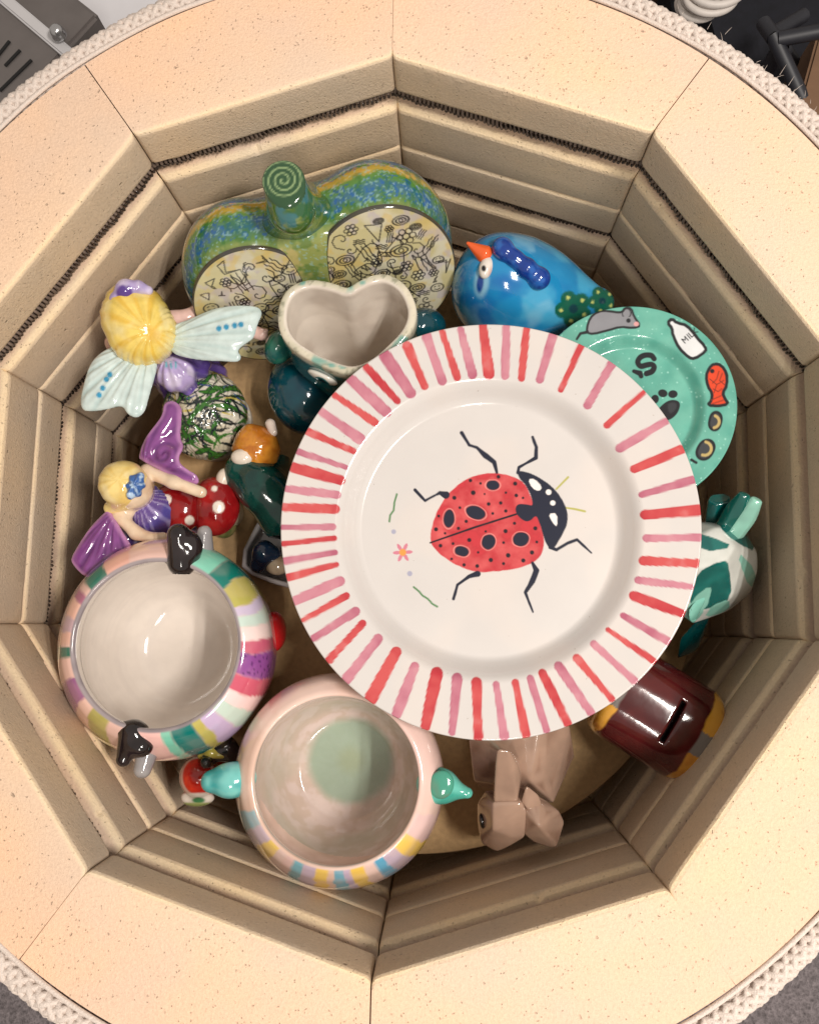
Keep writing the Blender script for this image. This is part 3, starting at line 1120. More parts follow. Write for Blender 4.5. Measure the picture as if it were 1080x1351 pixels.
def paint_pink(v, inner, prof):
    ang = np.degrees(np.arctan2(v[:, 1] - c1[1] + .002, v[:, 0] - c1[0]))     # world: 0 right, 90 up, -90 down
    rad = np.hypot(v[:, 0] - c1[0], v[:, 1] - c1[1])
    n = fbm(v, 40, 4)
    c = lin((222, 188, 170)) * np.ones((len(v), 1))
    c = mixc(c, lin((236, 206, 192)), sst(.4, .65, n))
    c = mixc(c, lin((226, 190, 184)), sst(-60, 20, ang) * sst(120, 40, ang) * .6)
    tn = (vnoise(v * 130) - .5) * 5
    bands = [(-163, -151, (150, 186, 196)), (-151, -141, (196, 180, 198)), (-141, -131, (236, 202, 110)), (-131, -124, (222, 194, 186)), (-124, -118, (222, 188, 182)), (-118, -111, (124, 178, 192)), (-111, -103, (198, 178, 196)), (-103, -95, (238, 200, 100)), (-95, -91, (230, 196, 180)),
             (-91, -83.5, (110, 176, 200)), (-83.5, -79, (190, 172, 200)), (-79, -71, (238, 198, 92)), (-71, -63.5, (230, 198, 188)), (-63.5, -56, (96, 166, 198)), (-56, -46, (190, 172, 190)), (-46, -35, (238, 200, 100)), (-35, -18, (226, 192, 190))]
    low = ~inner & (v[:, 2] > -0.145)
    for a, b, col in bands:
        m = sst(a - .7, a + .7, ang + tn * .6) * (1 - sst(b - .7, b + .7, ang + tn * .6))
        wet = 0.78 + 0.22 * sst(.35, .6, fbm(v + 5, 90, 2))
        c = mixc(c, lin(col), m * low * sst(0.0590, 0.0604, rad) * wet)
    # inside: washed pinkish grey with a green floor
    ci = lin((204, 184, 170)) * np.ones((len(v), 1))
    rings = fbm(np.c_[rad * 3, v[:, 2] * 2.2, ang * 0.0016], 60, 3)
    ci = mixc(ci, lin((214, 196, 188)), sst(.4, .6, rings))
    ci = mixc(ci, lin((190, 180, 164)), sst(.52, .72, fbm(v + 9, 30, 3)) * .6)
    ci = mixc(ci, lin((146, 168, 148)), .9 * sst(0.0345 + .005, 0.0345 - .005, rad + (vnoise(v * 120) - .5) * .004) * (v[:, 2] < -0.16))
    ci = mixc(ci, lin((150, 158, 122)), sst(0.016, 0.004, rad) * (v[:, 2] < -0.16) * .5)
    m = inner & (rad < 0.066) & (v[:, 2] < -0.0766)
    return np.where(m[:, None], ci, c)


pink = pot('animal_pot', 'pale pink round pot with teal ears and yellow, blue and lilac rim stripes', po, pi, c1, (-0.003, -0.007), -0.082, -0.125, paint_pink)


def ear_paint(c1_, c2_, s=70):
    def f(v):
        n = fbm(v, s, 3)
        return mixc(np.tile(lin(c1_), (len(v), 1)), lin(c2_), sst(.38, .64, n))
    return f


# left ear: rounded shell; right ear: leaf with a darker hollow
a, b = W(316, 1027, -0.094), W(280, 1031, -0.09)
solid('ear', lambda p: smin(chain(p, [a, b], [0.0125, 0.0082], .004), ell(p, W(303, 1030, -.09), (0.0135, 0.0125, 0.012)), .004), W(258, 1065, -.115) - .004, W(330, 990, -.07) + .004, 0.0012, ear_paint((72, 164, 164), (120, 196, 190)), G_POT, pink)
a2, b2 = W(572, 1035, -0.093), W(616, 1046, -0.088)
er = solid('ear', lambda p: smin(chain(p, [a2, b2], [0.0128, 0.0040], .004), ell(p, W(582, 1037, -.09), (0.0125, 0.0125, 0.011)), .004), W(550, 1085, -.115) - .004, W(632, 1000, -.07) + .004, 0.0012, ear_paint((64, 158, 142), (104, 192, 176)), G_POT, pink)
solid('inner_ear', lambda p: ell(p, W(582, 1035, -.0808), (0.0088, 0.0100, 0.0026), -.25), W(560, 1065, -.09) - .004, W(604, 1005, -.07) + .004, 0.0008, ear_paint((96, 136, 116), (70, 150, 128)), G_POT, er)

# striped pot with black ears
zr2 = -0.070
c2 = W(205, 850, zr2)
po2 = [(0.0002, ZS), (0.045, ZS), (0.064, ZS + 0.005), (0.078, -0.150), (0.0832, -0.118), (0.0805, -0.095), (0.0735, -0.079), (0.066, -0.0715), (0.0615, -0.0698)]
pi2 = [(0.0615, -0.0698), (0.0598, -0.0706), (0.0592, -0.0735), (0.0602, -0.080), (0.0630, -0.100), (0.0612, -0.128), (0.051, -0.154), (0.036, -0.168), (0.018, -0.172), (0.0002, -0.173)]


def paint_striped(v, inner, prof):
    ang = np.degrees(np.arctan2(v[:, 1] - c2[1] + .0015, v[:, 0] - c2[0] + .002))
    rad = np.hypot(v[:, 0] - c2[0], v[:, 1] - c2[1])
    c = lin((230, 190, 178)) * np.ones((len(v), 1))
    wv = (vnoise(v * 40 + 3) - .5) * 15 + (vnoise(v * 160) - .5) * 3
    aw = ang + wv * .55
    bands = [(78, 50, (132, 206, 182)), (50, 38, (20, 122, 110)), (38, 26, (184, 176, 92)), (26, 19.5, (204, 190, 214)), (19.5, 11, (200, 218, 208)), (11, 2, (240, 216, 212)), (2, -4, (200, 92, 120)), (-4, -16, (144, 76, 150)), (-16, -27, (206, 92, 114)),
             (-27, -36, (244, 214, 212)), (-36, -46, (196, 220, 208)), (-46, -56, (196, 176, 214)), (-56, -63, (190, 178, 96)), (-63, -78, (18, 118, 112)), (-78, -84, (120, 200, 176)), (-84, -100, (238, 190, 184)),
             (138, 121, (34, 116, 100)), (121, 104, (234, 178, 160)), (150, 143, (170, 104, 132)), (162, 150, (236, 186, 166)), (172, 162, (196, 166, 174)), (180, 172, (232, 184, 164)), (-172, -180, (30, 112, 92)), (-158, -172, (238, 196, 182)), (-142, -158, (160, 104, 146)), (-132, -142, (240, 198, 182)), (-116, -132, (176, 168, 88))]
    out = ~inner & (v[:, 2] > -0.138)
    for hi_, lo_, col in bands:
        m = sst(lo_ - .8, lo_ + .8, aw) * (1 - sst(hi_ - .8, hi_ + .8, aw))
        wet = 0.90 + 0.10 * sst(.35, .62, fbm(v + col[0], 80, 2))
        c = mixc(c, lin(col), m * out * wet)
    # teal swirl and purple speckles
    dots = _hash(np.floor(v[:, 0] * 500).astype(np.int64), np.floor(v[:, 1] * 500).astype(np.int64), np.floor(v[:, 2] * 500).astype(np.int64))
    pm = sst(-17, -15, aw) * (1 - sst(-5, -3, aw)) * out
    c = mixc(c, lin((84, 40, 96)), pm * (dots > .88) * .8)
    c = mixc(c, lin((200, 160, 156)), sst(-.128, -.140, v[:, 2]) * (~inner))
    # grey rim
    g = lin((142, 132, 136)) * np.ones((len(v), 1))
    c = np.where((rad < 0.0628)[:, None] & (v[:, 2] > -.074)[:, None] & (v[:, 0] < 9)[:, None], mixc(g, lin((170, 158, 160)), sst(.4, .6, fbm(v, 60, 2)) * .6), c)
    ci = lin((218, 208, 199)) * np.ones((len(v), 1))
    ci = mixc(ci, lin((224, 214, 204)), .5 * sst(.3, .7, vnoise(np.c_[v[:, 2] * 420, rad * 0, ang * .02])))
    m = inner & (v[:, 2] < -0.0735)
    return np.where(m[:, None], ci, c)


stri = pot('animal_pot', 'multicoloured striped round pot with black ears and plain pinkish inside', po2, pi2, c2, (-0.006, -0.005), -0.078, -0.12, paint_striped)
BLKG = ear_paint((26, 20, 22), (40, 32, 34))
GRYG = ear_paint((142, 138, 140), (166, 162, 162))
# upper ear
E0, E1 = W(240, 742, -.076), W(236, 706, -.066)
solid('ear', lambda p: smin(smin(cap(p, E0, E1, .0105, .0085), ell(p, W(252, 722, -.072), (.0085, .0115, .009)), .004), rbox(p, W(240, 738, -.077), (.0135, .0045, .004), .003, -.15), .003),
      W(205, 760, -.1), W(282, 680, -.045) + .004, 0.0011, BLKG, G_POT, stri)
solid('inner_ear', lambda p: chain(p, [W(268, 733, -.093), W(270, 703, -.084)], [.0085, .0055], .003), W(245, 755, -.115), W(290, 685, -.07) + .004, 0.0012, GRYG, G_POT, stri)
# lower ear
F0, F1 = W(176, 968, -.078), W(163, 1002, -.075)
solid('ear', lambda p: smin(smin(cap(p, F0, F1, .0105, .0052), ell(p, W(184, 984, -.077), (.0100, .0085, .009)), .004), rbox(p, W(174, 962, -.077), (.0115, .0042, .004), .003, -.15), .003),
      W(140, 1024, -.1) - .004, W(214, 945, -.055) + .004, 0.0011, BLKG, G_POT, stri)
solid('inner_ear', lambda p: chain(p, [W(197, 983, -.096), W(188, 1015, -.092)], [.0085, .0065], .003), W(165, 1040, -.115), W(222, 965, -.075), 0.0012, GRYG, G_POT, stri)
nz = W(362, 833, -.135)
solid('nose', lambda p: ell(p, nz, (.0095, .016, .014)), nz - .022, nz + .022, 0.0013, (176, 26, 30), G_POT, stri)

# ------------------------------------------------------------------ apple-like pumpkin vase with doodled faces
YAW = R_(12)
LEAN = R_(24)
bw = W(446, 462, ZS)                        # foot of the front side
cy_, sy_ = math.cos(YAW), math.sin(YAW)
AX = np.array([cy_, sy_, 0])                 # along the wall
AYh = np.array([-sy_, cy_, 0])               # towards the wall
AZ = np.array([0, 0, 1.0]) * math.cos(LEAN) + AYh * math.sin(LEAN)
AY = AYh * math.cos(LEAN) - np.array([0, 0, 1.0]) * math.sin(LEAN)
PO = bw + AYh * 0.028 + np.array([0, 0, .012])


def pk_local(p):
    d = p - PO
    return np.stack([d @ AX, d @ AY, d @ AZ], 1)


def pk_world(l):
    l = np.asarray(l)
    return PO + l[..., 0:1] * AX + l[..., 1:2] * AY + l[..., 2:3] * AZ


TH = 0.037


def pk_sdf(p):
    l = pk_local(p)
    x, y, z = l[:, 0], l[:, 1], l[:, 2]
    q2 = np.stack([x, z], 1)
    d2 = smin(smin(ell2e(q2, -0.051, 0.060, 0.055, 0.066), ell2e(q2, 0.052, 0.063, 0.060, 0.071), 0.022), ell2e(q2, 0.0, 0.061, 0.056, 0.065), .014)
    # rounded pillow section
    w = np.maximum(d2 + 0.032, 0)
    e = np.sqrt((w / 0.032) ** 2 + (np.abs(y) / TH) ** 2 + 1e-9)
    d = np.where(d2 > -0.032, (e - 1) * 0.032, np.abs(y) - TH)
    d = smax(d, -(y + TH - 0.004), 0.004)       # flat front
    return d


def ell2e(q, cx, cy, rx, ry):
    x, y = q[:, 0] - cx, q[:, 1] - cy
    k0 = np.sqrt((x / rx) ** 2 + (y / ry) ** 2)
    k1 = np.sqrt((x / rx ** 2) ** 2 + (y / ry ** 2) ** 2) + 1e-9
    return k0 * (k0 - 1) / k1


def pk_paint(v):
    l = pk_local(v)
    y = l[:, 1] + (fbm(l, 60, 3) - .5) * .009
    n = fbm(l + 3, 150, 3)
    y = y + (fbm(l + 13, 300, 2) - .5) * .005
    s = (y + TH) / (2 * TH)                      # 0 front .. 1 back
    G, B, Yl, Dk, Lg = lin((70, 124, 50)), lin((34, 104, 158)), lin((196, 160, 70)), lin((44, 84, 44)), lin((150, 160, 82))
    c = np.tile(Lg, (len(v), 1))
    stops = [(-.2, (170, 164, 104)), (.10, (140, 150, 84)), (.18, (82, 122, 62)), (.30, (60, 108, 132)), (.38, (84, 134, 62)), (.44, (92, 136, 64)), (.50, (192, 166, 76)), (.56, (188, 160, 72)), (.60, (96, 134, 62)), (.66, (44, 96, 142)), (.78, (66, 112, 54)), (1.0, (96, 126, 66)), (1.2, (120, 140, 90))]
    xs = [a for a, _ in stops]
    cols = np.array([lin(b) for _, b in stops])
    for k in range(3):
        c[:, k] = np.interp(s, xs, cols[:, k])
    # sponge dabs
    dab = fbm(l + 7, 560, 2)
    c = mixc(c, lin((30, 92, 160)), sst(.52, .6, dab) * sst(.25, .35, n) * .75 * (np.abs(s - .3) < .12))
    c = mixc(c, lin((30, 84, 150)), sst(.50, .58, dab) * .7 * (np.abs(s - .68) < .12))
    c = mixc(c, lin((206, 150, 60)), sst(.58, .68, dab) * .6 * (np.abs(s - .55) < .1))
    c = mixc(c, lin((150, 190, 190)), sst(.62, .68, fbm(l + 11, 620, 2)) * .5)
    c = mixc(c, lin((36, 100, 40)), sst(.54, .64, fbm(l + 1, 130, 3)) * .5)
    front = sst(.06, .03, s)
    c = mixc(c, mixc(np.tile(lin((178, 166, 106)), (len(v), 1)), lin((120, 140, 74)), sst(.45, .65, fbm(l, 45, 3))), front)
    return c


pump = thing('pumpkin_vase', 'green, blue and gold pumpkin with doodled round faces and curled stem', 'pumpkin ornament', (PO[0], PO[1], ZS))
corners = pk_world(np.array([(a, b, c) for a in (-.125, .125) for b in (-.045, .045) for c in (-.02, .15)]))
solid('body', pk_sdf, corners.min(0), corners.max(0), 0.0012, pk_paint, G_POT, pump)

# stem
st0, st1, st2 = pk_world((-.002, .0, .110)), W(385, 275, -.025), W(374, 239, -.006)
sd = (st2 - st1) / np.linalg.norm(st2 - st1)
def stem_sdf(p):
    d = chain(p, [st0, st1, st2], [.025, .0152, .0148], .010)
    d = smin(d, cap(p, pk_world((-.022, -.012, .112)), st1, .009, .007), .010)
    d = smin(d, cap(p, pk_world((.018, -.012, .116)), st1, .009, .007), .010)
    return smax(d, (p - st2) @ SN - .0015, .002)


cv_ = CAM_LOC - st2
SN = cv_ / np.linalg.norm(cv_) * .55 + sd * .45
SN = SN / np.linalg.norm(SN)


def stem_paint(v):
    n = fbm(v, 140, 3)
    c = mixc(np.tile(lin((72, 104, 42)), (len(v), 1)), lin((52, 96, 62)), sst(.4, .6, n))
    c = mixc(c, lin((60, 116, 132)), sst(.6, .7, fbm(v + 4, 110, 2)) * .7)
    c = mixc(c, lin((128, 140, 70)), sst(.58, .7, fbm(v + 8, 200, 2)) * .7)
    d = v - st2
    h = d @ SN
    t1 = np.cross(SN, (0, 0, 1.0)); t1 /= np.linalg.norm(t1)
    t2 = np.cross(SN, t1)
    a, b = d @ t1, d @ t2
    r = np.hypot(a, b)
    an = np.arctan2(b, a)
    top = h > -.0006
    c = mixc(c, lin((44, 78, 50)), top * 1.0)
    sp = (r / .0042 - an / (2 * math.pi)) % 1.0
    c = mixc(c, lin((140, 164, 116)), top * msk(np.abs(sp - .5) - .13, .1) * (r < .0142))
    return c


solid('stem', stem_sdf, np.minimum(np.minimum(st0, st1), st2) - .032, np.maximum(np.maximum(st0, st1), st2) + .03, 0.0012, stem_paint, G_POT, pump)


def doodle_panel(cx, cz, rx, rz, cut, seed):
    """flat painted face: cream wash with black line doodles"""
    rng = np.random.default_rng(seed)
    nr, na = 105, 330
    th = np.linspace(0, 2 * math.pi, na, endpoint=False)
    rr = np.linspace(0.004, 1, nr)
    ct, stt = np.cos(th), np.sin(th)
    X = np.outer(ct, rr) * rx
    Zz = np.outer(stt, rr) * rz
    X = np.where(X * cut > rx * .62, np.sign(X) * (rx * .62 + (np.abs(X) - rx * .62) * .40), X)
    q = np.stack([X.ravel(), Zz.ravel()], 1)
    c = np.tile(lin((198, 188, 142)), (len(q), 1))
    q3 = np.c_[q, q[:, 0] * 0 + seed]
    c = mixc(c, lin((208, 202, 176)), sst(.4, .6, fbm(q3, 60, 3)))
    c = mixc(c, lin((208, 178, 96)), sst(.52, .68, fbm(q3 + 4, 110, 3)) * .55)
    c = mixc(c, lin((186, 176, 192)), sst(.55, .68, fbm(q3 + 9, 120, 3)) * .5)
    K = lin((40, 38, 40))
    lw = 0.00054

    def ln(pts):
        nonlocal c
        c = mixc(c, K, msk(line_d(q, pts) - lw, .00025) * .88)

    def ring(x, y, r, ry=None):
        nonlocal c
        c = mixc(c, K, msk(np.abs(ell2(q, x, y, r, ry or r)) - lw, .00025) * .88)
    spots = []
    for i in range(1500):
        x, y = rng.uniform(-rx, rx) * .85, rng.uniform(-rz, rz) * .85
        if (x / rx) ** 2 + (y / rz) ** 2 > .72:
            continue
        r = rng.uniform(.0038, .0110)
        if all((x - a) ** 2 + (y - b) ** 2 > ((r + s) * .72) ** 2 for a, b, s in spots):
            spots.append((x, y, r))
        if len(spots) > 85:
            break
    for i, (x, y, r) in enumerate(spots):
        k = i % 6
        if k == 0:
            ring(x, y, r * .9, r * .6); ring(x, y, r * .55, r * .35); ring(x, y, r * .2)
        elif k == 1:
            ring(x, y, r * .9, r * .7)
            ln([(x - r * .4, y + r * .2), (x - r * .2, y + r * .3)]); ln([(x + r * .2, y + r * .3), (x + r * .4, y + r * .2)])
            ln([(x - r * .4, y - r * .2), (x, y - r * .4), (x + r * .4, y - r * .2)])
        elif k == 2:
            ring(x, y, r * .28)
            for a in np.arange(0, 6.28, 1.05):
                ring(x + r * .55 * math.cos(a), y + r * .55 * math.sin(a), r * .26)
        elif k == 3:
            a0 = rng.uniform(0, 6)
            ln([(x + r * t / 9 * math.cos(a0 + t * .8), y + r * t / 9 * math.sin(a0 + t * .8)) for t in range(10)])
        elif k == 4:
            a0 = rng.uniform(0, 3)
            for s in (-1, 0, 1):
                ln([(x + t * r * math.cos(a0) - s * r * .4 * math.sin(a0), y + t * r * math.sin(a0) + s * r * .4 * math.cos(a0) + r * .15 * math.sin(6 * t)) for t in np.linspace(-1, 1, 8)])
        else:
            pts = [(x + r * rng.uniform(-1, 1), y + r * rng.uniform(-1, 1)) for _ in range(5)]
            ln(pts + pts[:1])
    for i in range(16):
        x, y, a = rng.uniform(-rx, rx) * .6, rng.uniform(-rz, rz) * .6, rng.uniform(0, 6)
        ln([(x + t * .004 * math.cos(a + math.sin(t)), y + t * .004 * math.sin(a + .7 * math.sin(1.7 * t))) for t in np.linspace(0, 5, 12)])
    edge = np.tile(rr, na) > .972
    c = mixc(c, lin((30, 32, 34)), edge * .92)
    L3 = np.stack([cx + q[:, 0], np.full(len(q), -TH + .0034), cz + q[:, 1]], 1)
    # a shallow rounded edge sinks into the body
    L3[:, 1] += np.where(np.tile(np.arange(nr), na) == nr - 1, .003, 0)
    v = pk_world(L3)
    f = grid_faces(na, nr, True)
    put('painted_face', raw_mesh('painted_face', v - abs_loc(pump), f, c), G_POT, pump)


doodle_panel(-0.0490, 0.057, 0.0510, 0.060, 1, 4)
doodle_panel(0.0530, 0.062, 0.0560, 0.065, -1, 11)

# ------------------------------------------------------------------ heart vase
ZH = -0.060
HP = smooth_poly(WP(crop([(118, 305), (128, 222), (170, 155), (240, 125), (300, 124), (385, 142), (457, 172), (512, 132), (585, 98), (650, 92), (720, 128), (768, 195), (790, 280), (760, 370), (670, 462), (590, 530), (490, 572), (395, 550), (280, 500), (185, 442), (135, 380)], 340, 340, 3.857), ZH), 2)
HC = HP.mean(0)
heart = thing('heart_vase', 'teal creature vase with white heart-shaped opening and one painted eye', 'vase', (HC[0], HC[1], ZS))


def hv_q(p):
    s = np.interp(p[:, 2], [-.175, -.14, -.10, -.075, -.06], [.72, .88, 1.02, 1.01, 1.0])
    o = np.stack([np.interp(p[:, 2], [-.175, -.06], [.004, 0]), np.interp(p[:, 2], [-.175, -.085, -.06], [-.024, -.004, 0])], 1)
    return (p[:, :2] - HC - o) / s[:, None] + HC, s


def hv_sdf(p):
    q, s = hv_q(p)
    d2 = poly_d(q, HP) * s
    shell = np.abs(d2) - .0034
    shell = smax(shell, p[:, 2] - (ZH - .0012), .003)
    fl = smax(d2, np.abs(p[:, 2] + .168) - .006, .003)
    return smax(smin(shell, fl, .006), -(p[:, 2] - ZS), .002)


def hv_out(p):
    q, s = hv_q(p)
    return poly_d(q, HP) * s - .002


def hv_paint(v):
    q, s = hv_q(v)
    d2 = poly_d(q, HP) * s
    n = fbm(v, 70, 3)
    c = mixc(np.tile(lin((34, 70, 66)), (len(v), 1)), lin((20, 88, 92)), sst(.4, .6, n))
    c = mixc(c, lin((90, 96, 84)), sst(.55, .72, fbm(v + 3, 160, 2)) * .7)
    rim = lin((198, 192, 170)) * np.ones((len(v), 1))
    rim = mixc(rim, lin((120, 122, 100)), sst(.56, .72, fbm(v, 420, 3)) * .7)
    rim = mixc(rim, lin((90, 160, 150)), sst(.66, .76, fbm(v + 6, 110, 2)) * .8)
    rim = mixc(rim, lin((226, 216, 196)), sst(.5, .7, fbm(v + 2, 60, 2)) * .6)
    c = mixc(c, rim, sst(-.073, -.066, v[:, 2] + .004 * (n - .5)))
    ins = mixc(np.tile(lin((224, 214, 202)), (len(v), 1)), lin((206, 194, 182)), sst(.4, .65, fbm(v, 40, 3)))
    c = mixc(c, ins, sst(.0002, -.0014, d2) * sst(-.0605, -.063, v[:, 2]))
    c = mixc(c, ins, sst(-.0008, -.0026, d2))
    return c


lo = np.r_[HP.min(0) - .008, ZS - .004]
hi = np.r_[HP.max(0) + .008, ZH + .006]
solid('body', hv_sdf, lo, hi, 0.0014, hv_paint, G_POT, heart)
TEALP = ear_paint((8, 52, 66), (6, 66, 78), 50)
wl = W(400, 522, -.14)
solid('wing', lambda p: smax(ell(p, wl, (.028, .034, .032), .5), -hv_out(p), .002), wl - .04, wl + .04, 0.0015, TEALP, G_POT, heart)
wr = W(553, 437, -.115)
solid('wing', lambda p: smax(ell(p, wr, (.022, .017, .022), .4), -hv_out(p), .002), wr - .03, wr + .03, 0.0015, TEALP, G_POT, heart)
wt = W(368, 458, -.10)
solid('foot', lambda p: ell(p, wt, (.0105, .014, .014), -.5), wt - .02, wt + .02, 0.0013, ear_paint((24, 84, 80), (40, 104, 84), 70), G_POT, heart)
# painted eye on the side that faces the near rim: project the point to the wall
ep = W(426, 497, -.083)
for _ in range(30):
    q, s = hv_q(ep[None])
    dd = poly_d(q, HP)[0] * s[0] - .0034
    g = ep[:2] - HC
    ep[:2] -= g / np.linalg.norm(g) * dd * .5
eye_n = np.array([*(ep[:2] - HC), 0.0])
eye_n /= np.linalg.norm(eye_n)


def eye_paint(v):
    d = v - ep
    t1 = np.cross((0, 0, 1.0), eye_n)
    uv = np.stack([d @ t1, d[:, 2]], 1)
    c = np.tile(lin((222, 218, 208)), (len(v), 1))
    c = mixc(c, lin((20, 100, 104)), msk(ell2(uv, .001, 0, .0058, .0068), .0005))
    return mixc(c, lin((18, 18, 20)), msk(ell2(uv, .001, 0, .0036, .005), .0005))


rzE = math.atan2(eye_n[1], eye_n[0])
solid('eye', lambda p: ell(p, ep, (.0032, .0125, .0085), rzE), ep - .016, ep + .016, 0.0009, eye_paint, G_POT, heart)

# ------------------------------------------------------------------ blue bird
BB = W(688, 395, ZS)
bird = thing('bird_figurine', 'chubby bright blue bird with orange beak and green flower on its side', 'bird figurine', (BB[0], BB[1], ZS))
bc = W(676, 388, -.132)
bt = W(790, 400, -.135)
bh = W(655, 360, -.105)


def bird_sdf(p):
    d = ell(p, bc, (.050, .041, .045), -.1)
    d = smin(d, cap(p, bc + np.array([.012, 0, -.005]), bt, .036, .012), .03)
    d = smin(d, sph(p, bh, .027), .022)
    return smax(d, -(p[:, 2] - ZS), .003)


def bird_paint(v):
    n = fbm(v, 45, 4)
    c = mixc(np.tile(lin((32, 132, 186)), (len(v), 1)), lin((66, 160, 202)), sst(.42, .66, n))
    c = mixc(c, lin((18, 96, 168)), sst(.54, .7, fbm(v + 5, 30, 3)) * .8)
    c = mixc(c, lin((130, 184, 210)), sst(.60, .75, fbm(v + 15, 40, 3)) * .5)
    # flowers in photo units (2.7 per pixel)
    u = proj_px(v)
    u = (u - np.array([580, 300])) * 2.7
    up = v[:, 2] > -.15
    GR, YL = lin((20, 92, 74)), lin((196, 206, 120))
    for fx, fy, s in ((475, 290, 1.0), (578, 262, .8)):
        for a in range(5):
            t = a * 1.2566 + .5
            c = mixc(c, GR, msk(np.hypot(u[:, 0] - fx - 38 * s * math.cos(t), u[:, 1] - fy - 38 * s * math.sin(t)) - 29 * s, 3) * up)
        for a in range(5):
            t = a * 1.2566 + .5
            c = mixc(c, YL, msk(np.hypot(u[:, 0] - fx - 44 * s * math.cos(t), u[:, 1] - fy - 44 * s * math.sin(t)) - 6.5 * s, 2.5) * up)
        c = mixc(c, lin((16, 60, 70)), msk(np.hypot(u[:, 0] - fx, u[:, 1] - fy) - 16 * s, 3) * up)
    c = mixc(c, lin((150, 196, 214)), msk(ell2(u, 148, 196, 26, 52, .1), 8) * up * .7)
    c = mixc(c, lin((14, 62, 140)), msk(ell2(u, 143, 200, 12, 34, .1), 4) * up)
    return c


solid('body', bird_sdf, np.minimum(bc, bt) - .065, np.maximum(np.maximum(bc, bt), bh) + .065, 0.0014, bird_paint, G_POT, bird)
k0 = on(638, 335, bird_sdf, -.001)
k1 = W(617, 321, k0[2] + .003)
solid('beak', lambda p: cap(p, k0, k1, .0070, .0014), np.minimum(k0, k1) - .012, np.maximum(k0, k1) + .012, .0009, (228, 96, 44), G_POT, bird)
ec = on(641, 353, bird_sdf, -.0015)


def eye2(v):
    u = (proj_px(v) - np.array([580, 300])) * 2.7
    c = np.tile(lin((226, 218, 208)), (len(v), 1))
    c = mixc(c, lin((206, 150, 130)), msk(ell2(u, 181, 160, 8, 20, .2), 6) * .6)
    return mixc(c, lin((16, 16, 20)), msk(ell2(u, 156, 146, 8, 11), 2))


solid('eye', lambda p: ell(p, ec, (.0055, .009, .0055), -.25), ec - .012, ec + .012, .0007, eye2, G_POT, bird)
cr = [on(580 + x / 2.7, 300 + y / 2.7, bird_sdf, .002) for x, y in ((222, 72), (232, 88), (268, 112), (308, 145), (352, 182))]


def crest(p):
    d = 9
    for c_, r in zip(cr, (.0074, .0060, .0050, .0070, .0086)):
        d = smin(d, sph(p, c_, r), .004) if not np.isscalar(d) else sph(p, c_, r)
    return smin(d, chain(p, cr, [.0046] * 5, .003), .007)


solid('crest', crest, np.min(cr, 0) - .01, np.max(cr, 0) + .01, .0009, ear_paint((20, 58, 140), (40, 96, 176), 150), G_FIG, bird)

# ------------------------------------------------------------------ faceted animals
BR = ((151, 119, 101), (132, 102, 86))


def planes(pts):
    V, F = hull([pts])
    P = V.reshape(-1, 3, 3)
    n = np.cross(P[:, 1] - P[:, 0], P[:, 2] - P[:, 0])
    ln = np.linalg.norm(n, axis=1)
    ok = ln > 1e-9
    n, P = n[ok] / ln[ok][:, None], P[ok]
    c = np.mean(pts, 0)
    fl = ((P.mean(1) - c) * n).sum(1) < 0
    n[fl] *= -1
    return n, (n * P[:, 0]).sum(1), P.mean(1)


def facet(name, groups, cols, parent, k=.0015, h=.0010, painter=None):
    """faceted glazed form: convex hulls with edges softened as glaze softens them"""
    G = [planes(g) for g in groups]

    def f(p):
        d = None
        for n, o, _ in G:
            e = p @ n.T - o
            m = e.max(1)
            m = m + k * .35 * np.log(np.exp((e - m[:, None]) / (k * .35)).sum(1))
            d = m if d is None else smin(d, m, k * 1.3)
        return d

    def paint(v):
        if painter is None:
            c = mixc(np.tile(lin(cols[0]), (len(v), 1)), lin(cols[1]), sst(.35, .65, fbm(v, 50, 3)))
            E_ = np.stack([np.sort(v @ n.T - o, axis=1)[:, -2:] for n, o, _ in G])
            g = E_[:, :, 1].argmin(0)
            gap = (E_[g, np.arange(len(v)), 1] - E_[g, np.arange(len(v)), 0])
            return mixc(c, lin((196, 168, 148)), sst(.0026, .0006, gap) * .35 * (cols is BR))
        n, o, cen = G[0]
        return painter(cen, (v @ n.T - o).argmax(1), v)
    P = np.vstack(groups)
    return solid(name, f, P.min(0) - .004, P.max(0) + .004, h, paint, G_FACET, parent)


fb = W(936, 752, -.115)
fac = thing('faceted_animal', 'white, mint and dark teal faceted animal figurine with two upright ears', 'animal figurine', (fb[0], fb[1], ZS))
PAL0 = (214, 216, 210)


def cq(x, y, z):
    return W(740 + x / 3.217, 620 + y / 3.217, z)


bp_ = [cq(*p) for p in ((560, 215, -.085), (660, 226, -.080), (760, 225, -.092), (832, 345, -.100), (836, 425, -.106), (806, 525, -.125), (712, 600, -.120), (560, 655, -.115), (735, 325, -.066), (705, 385, -.065), (722, 545, -.092), (590, 600, -.095), (590, 345, -.062), (600, 270, -.066), (665, 240, -.070),
                        (570, 425, -.060), (440, 300, -.075), (430, 560, -.085), (790, 500, -.112), (640, 490, -.076), (620, 240, -.15), (820, 400, -.15), (700, 590, -.155), (560, 620, -.15), (450, 420, -.16), (640, 300, -.178), (740, 400, -.178), (660, 540, -.178), (560, 520, -.178), (560, 330, -.178))]


